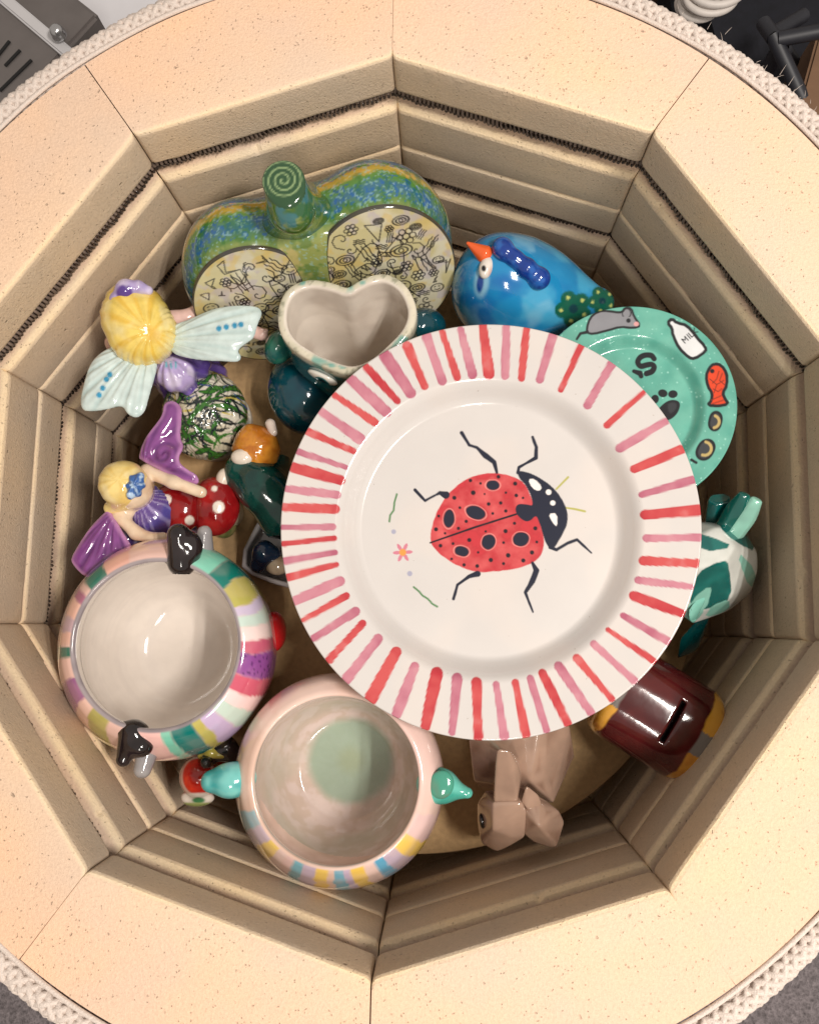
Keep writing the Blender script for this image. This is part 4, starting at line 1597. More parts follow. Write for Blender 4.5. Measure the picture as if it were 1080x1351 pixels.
def teal_painter(cen, idx, v):
    DK, MT, WH = lin((8, 88, 84)), lin((132, 190, 174)), lin((206, 208, 202))
    fc = np.tile(WH, (len(cen), 1))
    hn = vnoise(cen * 70)
    fc[hn < .25] = lin((188, 206, 198))
    fc[hn > .84] = MT
    fc[(cen[:, 2] < -.115) & (hn > .5)] = DK
    c = fc[idx]
    u = (proj_px(v) - np.array([740, 620])) * 3.217 + (vnoise(v * 220)[:, None] - .5) * 5
    up = v[:, 2] > -.125
    n = fbm(v, 90, 2)[:, None]
    dk = DK * (1 - .5 * sst(.4, .7, n)) + lin((30, 120, 112)) * .5 * sst(.4, .7, n)
    for pl, col in (([(560, 262), (640, 285), (738, 325), (590, 350)], 0), ([(560, 440), (690, 382), (712, 400), (724, 550), (640, 590), (540, 600)], 0), ([(660, 232), (690, 205), (765, 222), (836, 352), (735, 306)], 0), ([(738, 335), (832, 430), (800, 520)], 1), ([(640, 575), (715, 545), (712, 600), (600, 630)], 1), ([(520, 640), (545, 560), (636, 480), (630, 555), (570, 650)], 1)):
        m = (msk(poly_d(u, smooth_poly(pl, 1)), 2.5) * up)[:, None]
        c = c * (1 - m) + (MT if col else dk) * m
    return c


facet('body', [bp_], (PAL0, PAL0), fac, .0016, .0009, teal_painter)
for cen_, tip, col, wd_ in (((965, 705), (999, 657), (140, 196, 178), .0088), ((955, 700), (983, 650), (10, 92, 84), .0085), ((935, 690), (938, 654), (10, 90, 88), .0095)):
    a, b = W(*cen_, -.082), W(*tip, -.060)
    if cen_[0] == 935:
        a, b = W(944, 688, -.094), W(949, 657, -.076)
    ax_ = (b - a) / np.linalg.norm(b - a)
    t1 = np.cross(ax_, (0, 0, 1.0)); t1 /= np.linalg.norm(t1)
    t2 = np.cross(ax_, t1)
    P = []
    for s_, w_ in ((0, 1.0), (.55, 1.05), (1.0, .55 if cen_[0] != 935 else 1.0)):
        for k in range(6):
            th = k * math.pi / 3
            P.append(a + (b - a) * s_ + wd_ * w_ * (math.cos(th) * t1 + .75 * math.sin(th) * t2))
    facet('ear' if cen_[0] != 935 else 'horn', [P], (col, tuple(int(q * .9) for q in col)), fac, .0014, .0010)
facet('paw', [[W(918, 812, -.10), W(925, 778, -.082), W(932, 790, -.085), W(908, 820, -.10), W(914, 828, -.115), W(905, 806, -.09)]], ((140, 206, 190), (120, 190, 172)), fac, .0012, .0009)
facet('tail', [[W(928, 806, -.125), W(938, 808, -.13), W(932, 822, -.14), W(892, 870, -.165), W(896, 842, -.15), W(918, 860, -.165), W(905, 850, -.179), W(930, 835, -.17)]], ((8, 96, 98), (6, 80, 84)), fac, .0014, .0011)

# ------------------------------------------------------------------ maroon coin bank
kc = W(866, 942, -.128)
bank = thing('coin_bank', 'maroon barrel-shaped coin bank with slot, gold ends and grey patches', 'coin bank', (kc[0], kc[1], ZS))
KA = np.array([.85, -.52, 0]); KA /= np.linalg.norm(KA)
KS = np.array([-KA[1] * -1, KA[0] * -1, 0])
KS = np.array([KA[1], -KA[0], 0])              # along the slot
KZc = -.128


def bank_l(p):
    d = p - kc
    return np.stack([d @ KA, d @ KS, d[:, 2]], 1)


def bank_sdf(p):
    l = bank_l(p)
    x, y, z = l[:, 0], l[:, 1], l[:, 2]
    rad = .0375
    # squarish barrel section
    rr = (np.abs(y / rad) ** 2.6 + np.abs(z / .036) ** 2.6 + 1e-12) ** (1 / 2.6)
    d = (rr - 1) * .034
    e = np.abs(x + .003) - (.043 - .006 * (y / .04) ** 2)
    d = smax(d, e, .012)
    # slot
    s = np.maximum(np.abs(x - .004) - .0019, np.maximum(np.abs(y) - .0165, -(z - .012)))
    return smax(d, -s, .0012)


def bank_paint(v):
    l = bank_l(v)
    c = mixc(np.tile(lin((86, 26, 26)), (len(v), 1)), lin((70, 20, 22)), sst(.4, .6, fbm(v, 50, 3)))
    w = (vnoise(v * 160) - .5) * .002
    xe = np.abs(l[:, 0] + .0055) + w
    lim = .0295
    gold = mixc(np.tile(lin((216, 158, 58)), (len(v), 1)), lin((186, 120, 40)), sst(.42, .66, fbm(v, 90, 3)))
    gr = np.tile(lin((122, 116, 112)), (len(v), 1))
    patch = (np.abs(l[:, 1] - .004) < .0088)
    edge = np.where(patch[:, None], gr, gold)
    m = sst(lim - .0008, lim + .0008, xe)[:, None]
    c = c * (1 - m) + edge * m
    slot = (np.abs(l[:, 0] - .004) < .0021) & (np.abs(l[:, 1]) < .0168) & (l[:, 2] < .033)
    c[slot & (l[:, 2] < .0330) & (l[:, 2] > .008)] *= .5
    return c


solid('body', bank_sdf, kc - np.array([.062, .062, .044]), kc + np.array([.062, .062, .044]), .0011, bank_paint, G_POT, bank)
FT = []
for sx in (-.024, .024):
    for s2 in (-.02, .02):
        p0 = kc + KA * sx + KS * s2
        FT.append((p0[0], p0[1]))
for x_, y_ in FT:
    solid('foot', lambda p: cap(p, (x_, y_, -.155), (x_, y_, ZS + .006), .009, .0065), (x_ - .012, y_ - .012, ZS - .002), (x_ + .012, y_ + .012, -.14), .0016, (86, 26, 26), G_POT, bank)

# ------------------------------------------------------------------ brown faceted animal
rb = W(680, 1040, ZS)
rh = thing('faceted_animal', 'glossy brown faceted animal figurine with one tall ear and pointed snout', 'animal figurine', (rb[0], rb[1], ZS))


def cr4(x, y, z):
    return W(560 + x / 3.6, 940 + y / 3.6, z)


facet('body', [[cr4(200, 60, -.10), cr4(430, 20, -.078), cr4(560, 10, -.074), cr4(690, 60, -.098), cr4(712, 205, -.125), cr4(640, 300, -.135), cr4(612, 432, -.110), cr4(640, 330, -.122), cr4(570, 300, -.090), cr4(500, 330, -.088), cr4(560, 270, -.088), cr4(440, 250, -.088), cr4(230, 330, -.135), cr4(250, 150, -.115), cr4(300, 100, -.175), cr4(620, 100, -.175), cr4(560, 400, -.175), cr4(330, 420, -.175)]], BR, rh)
facet('haunch', [[cr4(630, 170, -.105), cr4(690, 150, -.115), cr4(715, 212, -.13), cr4(648, 275, -.13), cr4(655, 285, -.17), cr4(700, 230, -.17), cr4(610, 260, -.14)]], BR, rh)
facet('head', [[cr4(322, 425, -.083), cr4(430, 425, -.080), cr4(462, 438, -.080), cr4(485, 480, -.085), cr4(478, 590, -.098), cr4(400, 640, -.107), cr4(342, 664, -.118), cr4(268, 622, -.120), cr4(248, 540, -.118), cr4(245, 430, -.115), cr4(285, 370, -.108), cr4(320, 560, -.088), cr4(400, 590, -.092), cr4(300, 620, -.155), cr4(440, 600, -.155), cr4(420, 420, -.15), cr4(480, 350, -.10)]], BR, rh)
facet('snout', [[cr4(478, 478, -.086), cr4(560, 440, -.088), cr4(640, 462, -.097), cr4(666, 518, -.105), cr4(628, 642, -.112), cr4(592, 645, -.112), cr4(515, 618, -.108), cr4(545, 545, -.078), cr4(470, 580, -.10), cr4(560, 560, -.150), cr4(470, 350, -.092), cr4(580, 420, -.10)]], BR, rh)
facet('ear', [[cr4(325, 425, -.083), cr4(440, 425, -.081), cr4(462, 300, -.076), cr4(440, 235, -.067), cr4(400, 175, -.057), cr4(352, 166, -.056), cr4(336, 185, -.058), cr4(328, 320, -.074), cr4(310, 430, -.115), cr4(460, 420, -.115), cr4(470, 330, -.105), cr4(450, 215, -.088), cr4(330, 300, -.105), cr4(345, 190, -.078)]], BR, rh)
facet('ear', [[cr4(455, 420, -.082), cr4(480, 340, -.074), cr4(545, 390, -.082), cr4(560, 440, -.088), cr4(490, 470, -.084), cr4(500, 420, -.105)]], BR, rh)
ev = cr4(272, 515, -.108)
solid('eye', lambda p: ell(p, ev, (.0022, .0055, .005), .15), ev - .008, ev + .008, .0007, (20, 16, 16), G_FIG, rh)

# ------------------------------------------------------------------ figurine helpers
def plate_sdf(poly, zc, th, k=.003, rib=None):
    """a thick leaf with a rounded edge: outline poly (world xy), mid-height zc(p), half thickness th"""
    def f(p):
        d2 = poly_d(p[:, :2], poly)
        t = th * np.sqrt(np.clip(-d2 / .006, 0.02, 1))
        h = p[:, 2] - zc(p)
        if rib is not None:
            h = h - rib(p) * np.clip(-d2 / .005, 0, 1)
        return smax(d2 * .9, np.abs(h) - t, k)
    return f


SKIN = ear_paint((232, 204, 184), (222, 190, 172), 60)

# ---- fairy with mint wings
f1 = W(255, 505, ZS)
fa = thing('fairy_figurine', 'yellow-haired fairy figurine with pale mint wings and purple dress', 'fairy figurine', (f1[0], f1[1], ZS))
hd = W(180, 424, -.078)
hdn = (W(165, 385, -.078) - hd)[:2]
hdn /= np.linalg.norm(hdn)
crown = W(80 + 400 / 3.375, 350 + 300 / 3.375, -.060)


def hairf(v):
    d = v[:, :2] - crown[:2]
    return np.arctan2(d[:, 1], d[:, 0]), np.hypot(d[:, 0], d[:, 1])


RZ1 = math.atan2(hdn[1], hdn[0])


def hair1(p):
    a, r = hairf(p)
    wave = (np.cos(13 * a + 2 * np.sin(3 * a)) * .0004 + np.cos(29 * a + 1 + 3 * np.sin(5 * a)) * .0003) * np.clip(r / .008, 0, 1)
    d = ell(p, hd, (.0315, .0255, .024), RZ1)
    d = smin(d, ell(p, hd + np.array([.006, -.010, -.004]), (.022, .022, .022)), .012)
    return d - wave


def hair1_paint(v):
    a, r = hairf(v)
    c = mixc(np.tile(lin((240, 212, 112)), (len(v), 1)), lin((226, 182, 62)), sst(.1, 1.0, np.cos(13 * a + 2 * np.sin(3 * a))) * .7)
    c = mixc(c, lin((248, 232, 168)), sst(.5, .7, fbm(v, 70, 3)) * .7)
    c = mixc(c, lin((222, 170, 50)), sst(.010, .002, r) * .6)
    return c


solid('hair', hair1, hd - .04, hd + .04, .0010, hair1_paint, G_FIG, fa)
hb = [W(80 + x / 3.375, 350 + y / 3.375, z) for x, y, z in ((222, 196, -.070), (250, 150, -.062), (292, 108, -.060), (345, 98, -.060), (392, 112, -.063))]


def band_paint(v):
    u = (proj_px(v) - np.array([80, 350])) * 3.375
    c = np.tile(lin((176, 160, 206)), (len(v), 1))
    c = mixc(c, lin((88, 62, 140)), msk(np.hypot(u[:, 0] - 285, u[:, 1] - 122) - 36, 8))
    return mixc(c, lin((214, 204, 226)), sst(.55, .7, fbm(v, 130, 2)) * .7)


solid('headband', lambda p: smin(chain(p, hb, [.0032, .0046, .0062, .0048, .0034], .003), sph(p, hb[2], .0075), .003), np.min(hb, 0) - .012, np.max(hb, 0) + .012, .0009, band_paint, G_FIG, fa)
body_a, body_b = W(200, 440, -.105), W(258, 510, -.172)
sh_l, sh_r = W(165, 445, -.100), W(228, 425, -.100)
el_l, el_r = W(150, 452, -.118), W(262, 414, -.105)
ha_l, ha_r = W(150, 470, -.135), W(345, 441, -.107)


def skin1(p):
    d = chain(p, [hd + np.array([0, 0, -.004]), body_a], [.020, .009], .006)
    d = smin(d, ell(p, hd + np.r_[hdn * .010, -.006], (.019, .018, .020)), .006)
    d = smin(d, sph(p, hd + np.r_[hdn * .0295, -.008], .0032), .003)       # nose
    d = smin(d, chain(p, [sh_l, el_l, ha_l], [.007, .006, .0055], .004), .004)
    d = smin(d, chain(p, [sh_r, el_r, ha_r], [.0075, .0065, .0050], .004), .004)
    d = smin(d, chain(p, [sh_l, body_a, sh_r], [.008, .011, .008], .006), .006)
    for s_ in (-1, 1):
        d = smin(d, cap(p, ha_r, ha_r + np.array([.004, .0025 * s_, .001]), .0022, .0016), .002)
    return d


solid('skin', skin1, np.minimum(hd, ha_l) - .035, np.maximum(hd, ha_r) + .035, .0013, ear_paint((234, 196, 186), (226, 184, 174), 60), G_FIG, fa)


def dress1(p):
    d = chain(p, [body_a + np.array([0, 0, -.004]), W(225, 478, -.135), body_b], [.013, .020, .030], .01)
    d = smin(d, ell(p, W(233, 492, -.105), (.016, .0155, .013), -.5), .006)
    d = smin(d, ell(p, W(255, 483, -.118), (.014, .012, .012)), .006)
    d = smin(d, cap(p, W(250, 512, -.115), W(256, 524, -.117), .006, .003), .006)
    a = np.arctan2(p[:, 1] - W(222, 470, -.1)[1], p[:, 0] - W(222, 470, -.1)[0])
    return smax(d - .0007 * np.cos(16 * a), -(p[:, 2] - ZS), .002)


def dress1_paint(v):
    n = fbm(v, 60, 3)
    u = (proj_px(v) - np.array([80, 350])) * 3.375
    c = mixc(np.tile(lin((92, 70, 146)), (len(v), 1)), lin((116, 92, 168)), sst(.4, .6, n))
    m = msk(ell2(u, 510, 485, 90, 75, .4), 10) * (v[:, 2] > -.118)
    c = mixc(c, mixc(np.tile(lin((178, 160, 206)), (len(v), 1)), lin((206, 194, 222)), sst(.4, .6, fbm(v, 140, 2))), m)
    for x in (470, 490, 512):
        c = mixc(c, lin((90, 170, 186)), msk(line_d(u, [(x, 432), (x + 3, 455)]) - 4, 3) * (v[:, 2] > -.12))
    return c


solid('dress', dress1, np.minimum(body_b, body_a) - np.array([.045, .05, .012]), np.maximum(body_a, body_b) + np.array([.055, .045, .03]), .0013, dress1_paint, G_FIG, fa)


def wing_pair(outl_px, ox, oy, s, zb, slope, col, name, parent, ribdir, nrib, dots=(), origin=None, mat=G_FIG, th=.0036, rolled=None, swirl=None):
    poly = smooth_poly(WP(crop(outl_px, ox, oy, s), zb), 2)
    cen = poly.mean(0)
    org = W(ox + origin[0] / s, oy + origin[1] / s, zb)[:2]

    def zc(p):
        d = p[:, :2] - org
        return zb + slope * np.hypot(d[:, 0], d[:, 1]) + (0 if swirl is None else .09 * np.hypot(d[:, 0], d[:, 1]) * np.sin(5 * np.arctan2(d[:, 1], d[:, 0]) + 1)) - 5.0 * ((p[:, :2] - cen) ** 2).sum(1) * .6

    def rib(p):
        d = p[:, :2] - org
        a = np.arctan2(d[:, 1], d[:, 0])
        if swirl is not None:
            e = p[:, :2] - (W(ox + swirl[0] / s, oy + swirl[1] / s, zb)[:2])
            r = np.hypot(e[:, 0], e[:, 1])
            return .0005 * np.cos(r / .0034 * 3.1 + np.arctan2(e[:, 1], e[:, 0])) * sst(.016, .009, r) + .0006 * np.cos(nrib * a) * sst(.009, .017, r)
        n_ = fbm(p, 45, 2)
        return .00042 * np.cos(nrib * a + 5 * n_) + .0003 * np.cos(nrib * 2.3 * a + 1)

    def paint(v):
        r = rib(v)
        n = fbm(v, 50, 3)
        c = mixc(np.tile(lin(col[0]), (len(v), 1)), lin(col[1]), np.clip(sst(.0003, -.0009, r) * .8 + (n - .5) * .6, 0, 1))
        u = (proj_px(v) - np.array([ox, oy])) * s
        up = v[:, 2] > zc(v) - .001
        for x, y in dots:
            c = mixc(c, lin((52, 148, 190)), msk(ell2(u, x, y, 12, 13), 3) * up)
        if rolled is not None:
            c = mixc(c, lin(rolled[0]), sst(-.0045, -.001, poly_d(v[:, :2], poly)) * rolled[1])
        return c
    lo_ = np.r_[poly.min(0) - .004, zb - .03]
    hi_ = np.r_[poly.max(0) + .004, zb + .03]
    return solid(name, plate_sdf(poly, zc, th, .0022, rib), lo_, hi_, .0010, paint, mat, parent)


MINT = ((206, 222, 220), (182, 204, 203))
wing_pair([(470, 260), (560, 245), (640, 215), (700, 195), (800, 185), (890, 190), (908, 225), (885, 275), (872, 335), (835, 360), (795, 390), (818, 415), (800, 443), (740, 438), (640, 432), (560, 415), (490, 390), (460, 330)], 80, 350, 3.375, -.082, .10, MINT, 'wing', fa, 0, 26, [(705, 282), (738, 275), (775, 268), (803, 264)], (430, 330))
wing_pair([(300, 345), (255, 350), (190, 380), (135, 440), (110, 540), (95, 610), (105, 655), (150, 660), (220, 652), (285, 632), (305, 672), (345, 690), (385, 662), (402, 590), (425, 500), (435, 430), (410, 395), (350, 365)], 80, 350, 3.375, -.084, .10, MINT, 'wing', fa, 0, 26, [(220, 487), (205, 508), (188, 547), (172, 578)], (400, 330))

# ---- green carved jar
gc = W(271, 548, -.145)
gj = thing('carved_ornament', 'white oval ornament carved with green and black leafy swirls', 'ornament', (gc[0], gc[1], ZS))


def gsw(v):
    w = np.stack([fbm(v + 3, 42, 2), fbm(v + 11, 42, 2), fbm(v + 23, 42, 2)], 1) - .5
    q = v + w * .062
    return np.sin((q[:, 0] * 1.0 + q[:, 1] * .55 + q[:, 2] * .3) * 1100 + 9 * fbm(q, 90, 2))


def jar_sdf(p):
    d = ell(p, gc, (.0345, .037, .034))
    d = d - .0004 * gsw(p)
    base = smax(np.hypot(p[:, 0] - gc[0], p[:, 1] - gc[1]) - .033, np.abs(p[:, 2] - (ZS + .006)) - .006, .003)
    return smax(smin(d, base, .003), -(p[:, 2] - ZS), .002)


JR = np.random.default_rng(21)
JST = []
for _k in range(190):
    _a, _r = JR.uniform(0, 6.28), .036 * math.sqrt(JR.uniform(0, 1))
    _p = np.array([_r * math.cos(_a), _r * math.sin(_a)])
    _h, _cu = JR.uniform(0, 6.28), JR.normal(0, 1) * 85
    _L = JR.uniform(.010, .024)
    _pts = [_p.copy()]
    for _i in range(8):
        _h += _cu * _L / 8
        _p = _p + _L / 8 * np.array([math.cos(_h), math.sin(_h)])
        _pts.append(_p.copy())
    _w = JR.uniform(.0005, .0011) if _k % 5 else JR.uniform(.0012, .0020)
    JST.append((_pts, [_w * math.sin(math.pi * (q + .6) / 9.2) for q in range(9)], _k))


def jar_paint(v):
    q = v[:, :2] - gc[:2]
    c = mixc(np.tile(lin((212, 206, 190)), (len(v), 1)), lin((196, 184, 150)), sst(.5, .7, fbm(v, 60, 2)) * .6)
    GRN, BLK_, BLU, YEL = lin((58, 112, 44)), lin((30, 40, 42)), lin((58, 78, 130)), lin((196, 178, 90))
    for pts, ws, k in JST:
        d = line_d(q, pts, ws)
        col = GRN if k % 5 == 0 else (BLU if k % 23 == 1 else (YEL if k % 17 == 2 else (GRN if k % 4 == 1 else BLK_)))
        if k % 5 == 0:
            c = mixc(c, BLK_, msk(d - .0005, .0003))
        c = mixc(c, col, msk(d, .0003))
    return mixc(c, lin((206, 198, 186)), sst(ZS + .014, ZS + .010, v[:, 2]))


solid('body', jar_sdf, gc - .042, gc + .042, .0009, jar_paint, G_FIG, gj)

# ---- fairy with purple wings on a toadstool
s3 = 3.273


def c3(x, y, z):
    return W(70 + x / s3, 520 + y / s3, z)


f2 = c3(400, 560, ZS)
fb2 = thing('fairy_figurine', 'blonde fairy with purple wings leaning on a red toadstool', 'fairy figurine', (f2[0], f2[1], ZS))
h2 = c3(305, 388, -.090)
cr2 = c3(290, 370, -.075)


def hair2(p):
    d = p[:, :2] - cr2[:2]
    a, r = np.arctan2(d[:, 1], d[:, 0]), np.hypot(d[:, 0], d[:, 1])
    w = np.cos(9 * a + 3 * np.sin(2 * a)) * .0002 * np.clip(r / .008, 0, 1)
    e = ell(p, h2, (.0185, .0180, .018))
    e = smin(e, cap(p, c3(300, 460, -.097), c3(255, 490, -.103), .008, .006), .006)
    return e - w


def hair2_paint(v):
    d = v[:, :2] - cr2[:2]
    a = np.arctan2(d[:, 1], d[:, 0])
    c = mixc(np.tile(lin((240, 214, 138)), (len(v), 1)), lin((222, 184, 92)), sst(0, 1, np.cos(9 * a + 3 * np.sin(2 * a) + 60 * np.hypot(d[:, 0], d[:, 1]))) * .5)
    return mixc(c, lin((246, 230, 180)), sst(.5, .7, fbm(v, 90, 2)) * .6)


solid('hair', hair2, h2 - .033, h2 + .028, .0010, hair2_paint, G_FIG, fb2)
fl = c3(356, 396, -.0765)


def flower_sdf(p):
    d = p - fl
    a = np.arctan2(d[:, 1], d[:, 0])
    return ell(p, fl, (.0066, .0105, .0050), -.3) - .0008 * np.cos(6 * a) - .0006 * (vnoise(p * 700) - .5)


def flower_paint(v):
    return mixc(np.tile(lin((60, 104, 170)), (len(v), 1)), lin((176, 200, 224)), sst(.45, .65, fbm(v, 320, 2)))


solid('hair_flower', flower_sdf, fl - .013, fl + .013, .0007, flower_paint, G_FIG, fb2)
n2 = c3(380, 440, -.108)
hip2 = c3(470, 540, -.140)


def skin2(p):
    d = smin(ell(p, h2 + np.array([.006, -.004, -.004]), (.015, .015, .016)), cap(p, h2 + np.array([.006, -.006, -.01]), n2, .0065, .0065), .004)
    d = smin(d, chain(p, [c3(410, 335, -.100), c3(520, 380, -.098), c3(640, 424, -.100)], [.0052, .0048, .0044], .004), .003)
    d = smin(d, chain(p, [c3(290, 530, -.104), c3(360, 600, -.104), c3(440, 628, -.102), c3(475, 618, -.102)], [.0052, .0048, .0046, .0040], .004), .003)
    d = smin(d, chain(p, [c3(410, 335, -.104), n2, c3(290, 530, -.106)], [.006, .009, .006], .006), .005)
    return d


solid('skin', skin2, np.minimum(c3(190, 680, -.13), c3(190, 680, -.08)) - .004, c3(680, 270, -.07) + np.array([.006, .006, .012]), .0011, ear_paint((232, 208, 180), (222, 190, 160), 70), G_FIG, fb2)


def dress2(p):
    d = chain(p, [n2 + np.array([0, 0, -.006]), c3(430, 510, -.122), hip2], [.012, .0175, .020], .008)
    d = smin(d, cap(p, c3(330, 630, -.125), c3(400, 650, -.13), .011, .013), .008)
    d = smin(d, cap(p, hip2, np.r_[hip2[:2], ZS], .018, .024), .008)
    q = p[:, :2] - n2[:2]
    a = np.arctan2(q[:, 1], q[:, 0])
    return smax(d - .00028 * np.cos(24 * a + 3 * np.sin(4 * a)), -(p[:, 2] - ZS), .002)


def dress2_paint(v):
    q = v[:, :2] - n2[:2]
    a = np.arctan2(q[:, 1], q[:, 0])
    c = mixc(np.tile(lin((96, 72, 140)), (len(v), 1)), lin((170, 156, 200)), sst(.2, 1, np.cos(24 * a + 3 * np.sin(4 * a) + 6 * (fbm(v, 60, 2) - .5))) * .8)
    return mixc(c, lin((70, 78, 160)), sst(.52, .7, fbm(v, 70, 2)) * .5)


solid('dress', dress2, c3(230, 720, ZS) - .01, np.r_[c3(560, 410, -.1)[:2], -.095] + .012, .0012, dress2_paint, G_FIG, fb2)
PUR = ((132, 72, 138), (84, 38, 98))
wing_pair([(478, 40), (520, 22), (558, 50), (552, 120), (545, 180), (572, 230), (545, 285), (575, 320), (628, 348), (624, 392), (560, 388), (500, 352), (430, 315), (385, 292), (358, 272), (388, 200), (440, 140), (475, 90)], 70, 520, s3, -.096, .02, PUR, 'wing', fb2, 0, 18, (), (390, 310), th=.0032, rolled=((196, 140, 190), .8), swirl=(482, 262))
wing_pair([(238, 490), (205, 520), (158, 570), (110, 640), (66, 708), (78, 742), (140, 803), (200, 745), (262, 700), (350, 700), (345, 660), (305, 600), (272, 540)], 70, 520, s3, -.098, -.02, PUR, 'wing', fb2, 0, 18, (), (270, 500), th=.0032, rolled=((196, 140, 190), .8))
# toadstool caps and stalks
sp_ = [c3(535, 490, -.128), c3(698, 485, -.135)]
for i, (cc_, rx_, rz_) in enumerate(((sp_[0], .0215, .015), (sp_[1], .0205, .018))):
    def capf(p, cc_=cc_, rx_=rx_, rz_=rz_):
        return smax(ell(p, cc_, (rx_, rx_ * 1.18 if i else rx_, rz_)), -(p[:, 2] - cc_[2] + .004), .004)

    def cap_paint(v, i=i):
        u = (proj_px(v) - np.array([70, 520])) * s3
        c = mixc(np.tile(lin((138, 18, 22)), (len(v), 1)), lin((166, 34, 34)), sst(.45, .65, fbm(v, 60, 3)))
        for x, y, r in ((490, 455, 22), (715, 488, 26), (697, 408, 13), (590, 545, 20)):  # the last white disc is a painted glaze highlight, the others are spots
            c = mixc(c, lin((238, 226, 214)), msk(np.hypot(u[:, 0] - x, u[:, 1] - y) - r, 3) * (v[:, 2] > -.14))
        return c
    solid('toadstool_cap', capf, cc_ - .034, cc_ + .034, .0011, cap_paint, G_FIG, fb2)
    solid('toadstool_stalk', lambda p, cc_=cc_: smax(cap(p, (cc_[0], cc_[1], cc_[2] - .004), (cc_[0], cc_[1], ZS), .010, .014), -(p[:, 2] - ZS), .002), np.r_[cc_[:2] - .018, ZS - .003], np.r_[cc_[:2] + .018, cc_[2] + .008], .0016, (222, 204, 176), G_FIG, fb2)
ga = c3(745, 560, ZS)
solid('grass_tuft', lambda p: ell(p, ga + np.array([0, 0, .004]), (.011, .013, .008)), ga - .016, ga + .016, .0012, ear_paint((96, 110, 60), (140, 132, 84), 120), G_FIG, fb2)

# ---- elf figurine
el0 = c3(860, 380, ZS)
elf = thing('elf_figurine', 'elf figurine with orange hair and dark green suit tucked beside the big plate', 'elf figurine', (el0[0], el0[1], ZS))
eh = c3(880, 238, -.130)


def ehair(p):
    q = p - eh
    a = np.arctan2(q[:, 1], q[:, 0])
    d = ell(p, eh, (.0190, .0185, .018), -.5)
    d = smin(d, cap(p, c3(855, 180, -.125), c3(815, 240, -.128), .009, .006), .006)
    d = smin(d, cap(p, c3(900, 300, -.130), c3(925, 318, -.134), .010, .006), .006)
    return d - .00025 * np.cos(10 * a)


solid('hair', ehair, eh - .034, eh + .034, .0011, ear_paint((206, 134, 44), (178, 104, 30), 110), G_FIG, elf)
et = c3(938, 128, -.125)
solid('pompom', lambda p: cap(p, et, c3(950, 165, -.125), .0042, .0036), et - .012, et + .012, .0010, (206, 190, 178), G_FIG, elf)


def esuit(p):
    d = chain(p, [c3(830, 335, -.132), c3(900, 400, -.130), c3(1010, 520, -.140)], [.0165, .0185, .022], .008)
    d = smin(d, cap(p, c3(830, 340, -.135), c3(775, 368, -.136), .011, .009), .006)
    d = smin(d, cap(p, c3(1010, 520, -.145), np.r_[c3(1000, 500, ZS)[:2], ZS], .02, .024), .01)
    d = smin(d, ell(p, c3(960, 300, -.15), (.012, .02, .02)), .008)
    return smax(d, -(p[:, 2] - ZS), .002)


solid('suit', esuit, np.r_[c3(740, 640, ZS)[:2], ZS - .004], np.r_[c3(1090, 230, -.11)[:2], -.10], .0013, ear_paint((10, 54, 50), (14, 70, 62), 70), G_FIG, elf)
co_ = c3(818, 272, -.118)
solid('collar', lambda p: ell(p, co_, (.0092, .0068, .006), .0), co_ - .013, co_ + .013, .0009, (226, 212, 196), G_FIG, elf)
cu_ = c3(738, 364, -.130)
solid('cuff', lambda p: ell(p, cu_, (.0062, .0085, .007), -.2), cu_ - .013, cu_ + .013, .0009, (222, 206, 190), G_FIG, elf)
skc = c3(850, 290, -.142)
solid('head', lambda p: ell(p, skc, (.012, .012, .012)), skc - .015, skc + .015, .0012, (224, 190, 166), G_FIG, elf)

# ---- pale grey dish and the small navy figurine standing on it
dz = -.160
dp = smooth_poly(WP(crop([(905, 505), (792, 728), (880, 800), (1120, 860), (1230, 700), (1150, 520), (1000, 480)], 70, 520, s3), dz), 1)
dish = thing('dish', 'pale grey dish with raised edge, half hidden by the big plate', 'dish', (*dp.mean(0), ZS))


def dish_sdf(p):
    d2 = poly_d(p[:, :2], dp)
    wall = smax(np.abs(d2 + .002) - .002, np.abs(p[:, 2] - (ZS + .011)) - .010, .002)
    fl_ = smax(d2, np.abs(p[:, 2] - (ZS + .003)) - .003, .002)
    return smin(wall, fl_, .003)


solid('body', dish_sdf, np.r_[dp.min(0) - .004, ZS - .003], np.r_[dp.max(0) + .004, ZS + .026], .0015, ear_paint((190, 184, 184), (176, 170, 172), 40), G_POT, dish)
nv = c3(905, 710, -.155)
nav = thing('tiny_figurine', 'tiny navy and beige figurine standing in the grey dish', 'figurine', (nv[0], nv[1], ZS + .006))


def navf(p):
    d = chain(p, [c3(890, 735, -.157), c3(912, 680, -.152), c3(950, 690, -.155)], [.0075, .0085, .0065], .004)
    return smin(d, cap(p, c3(912, 690, -.155), np.r_[c3(912, 700, -.17)[:2], ZS + .006], .0075, .008), .005)


solid('coat', navf, nv - .024, nv + np.array([.024, .024, .018]), .0011, ear_paint((18, 34, 60), (30, 52, 78), 120), G_FIG, nav)
nb = c3(968, 735, -.160)
solid('head', lambda p: ell(p, nb, (.0105, .009, .009)), nb - .014, nb + .014, .0011, ear_paint((206, 184, 156), (186, 160, 130), 90), G_FIG, nav)

# ---- small red bird between the pots
s5 = 2.571


def c5(x, y, z):
    return W(220 + x / s5, 880 + y / s5, z)


rc = c5(108, 372, -.135)
rbd = thing('bird_figurine', 'small red parrot-like figurine with black wing between the two round pots', 'bird figurine', (rc[0], rc[1], ZS))


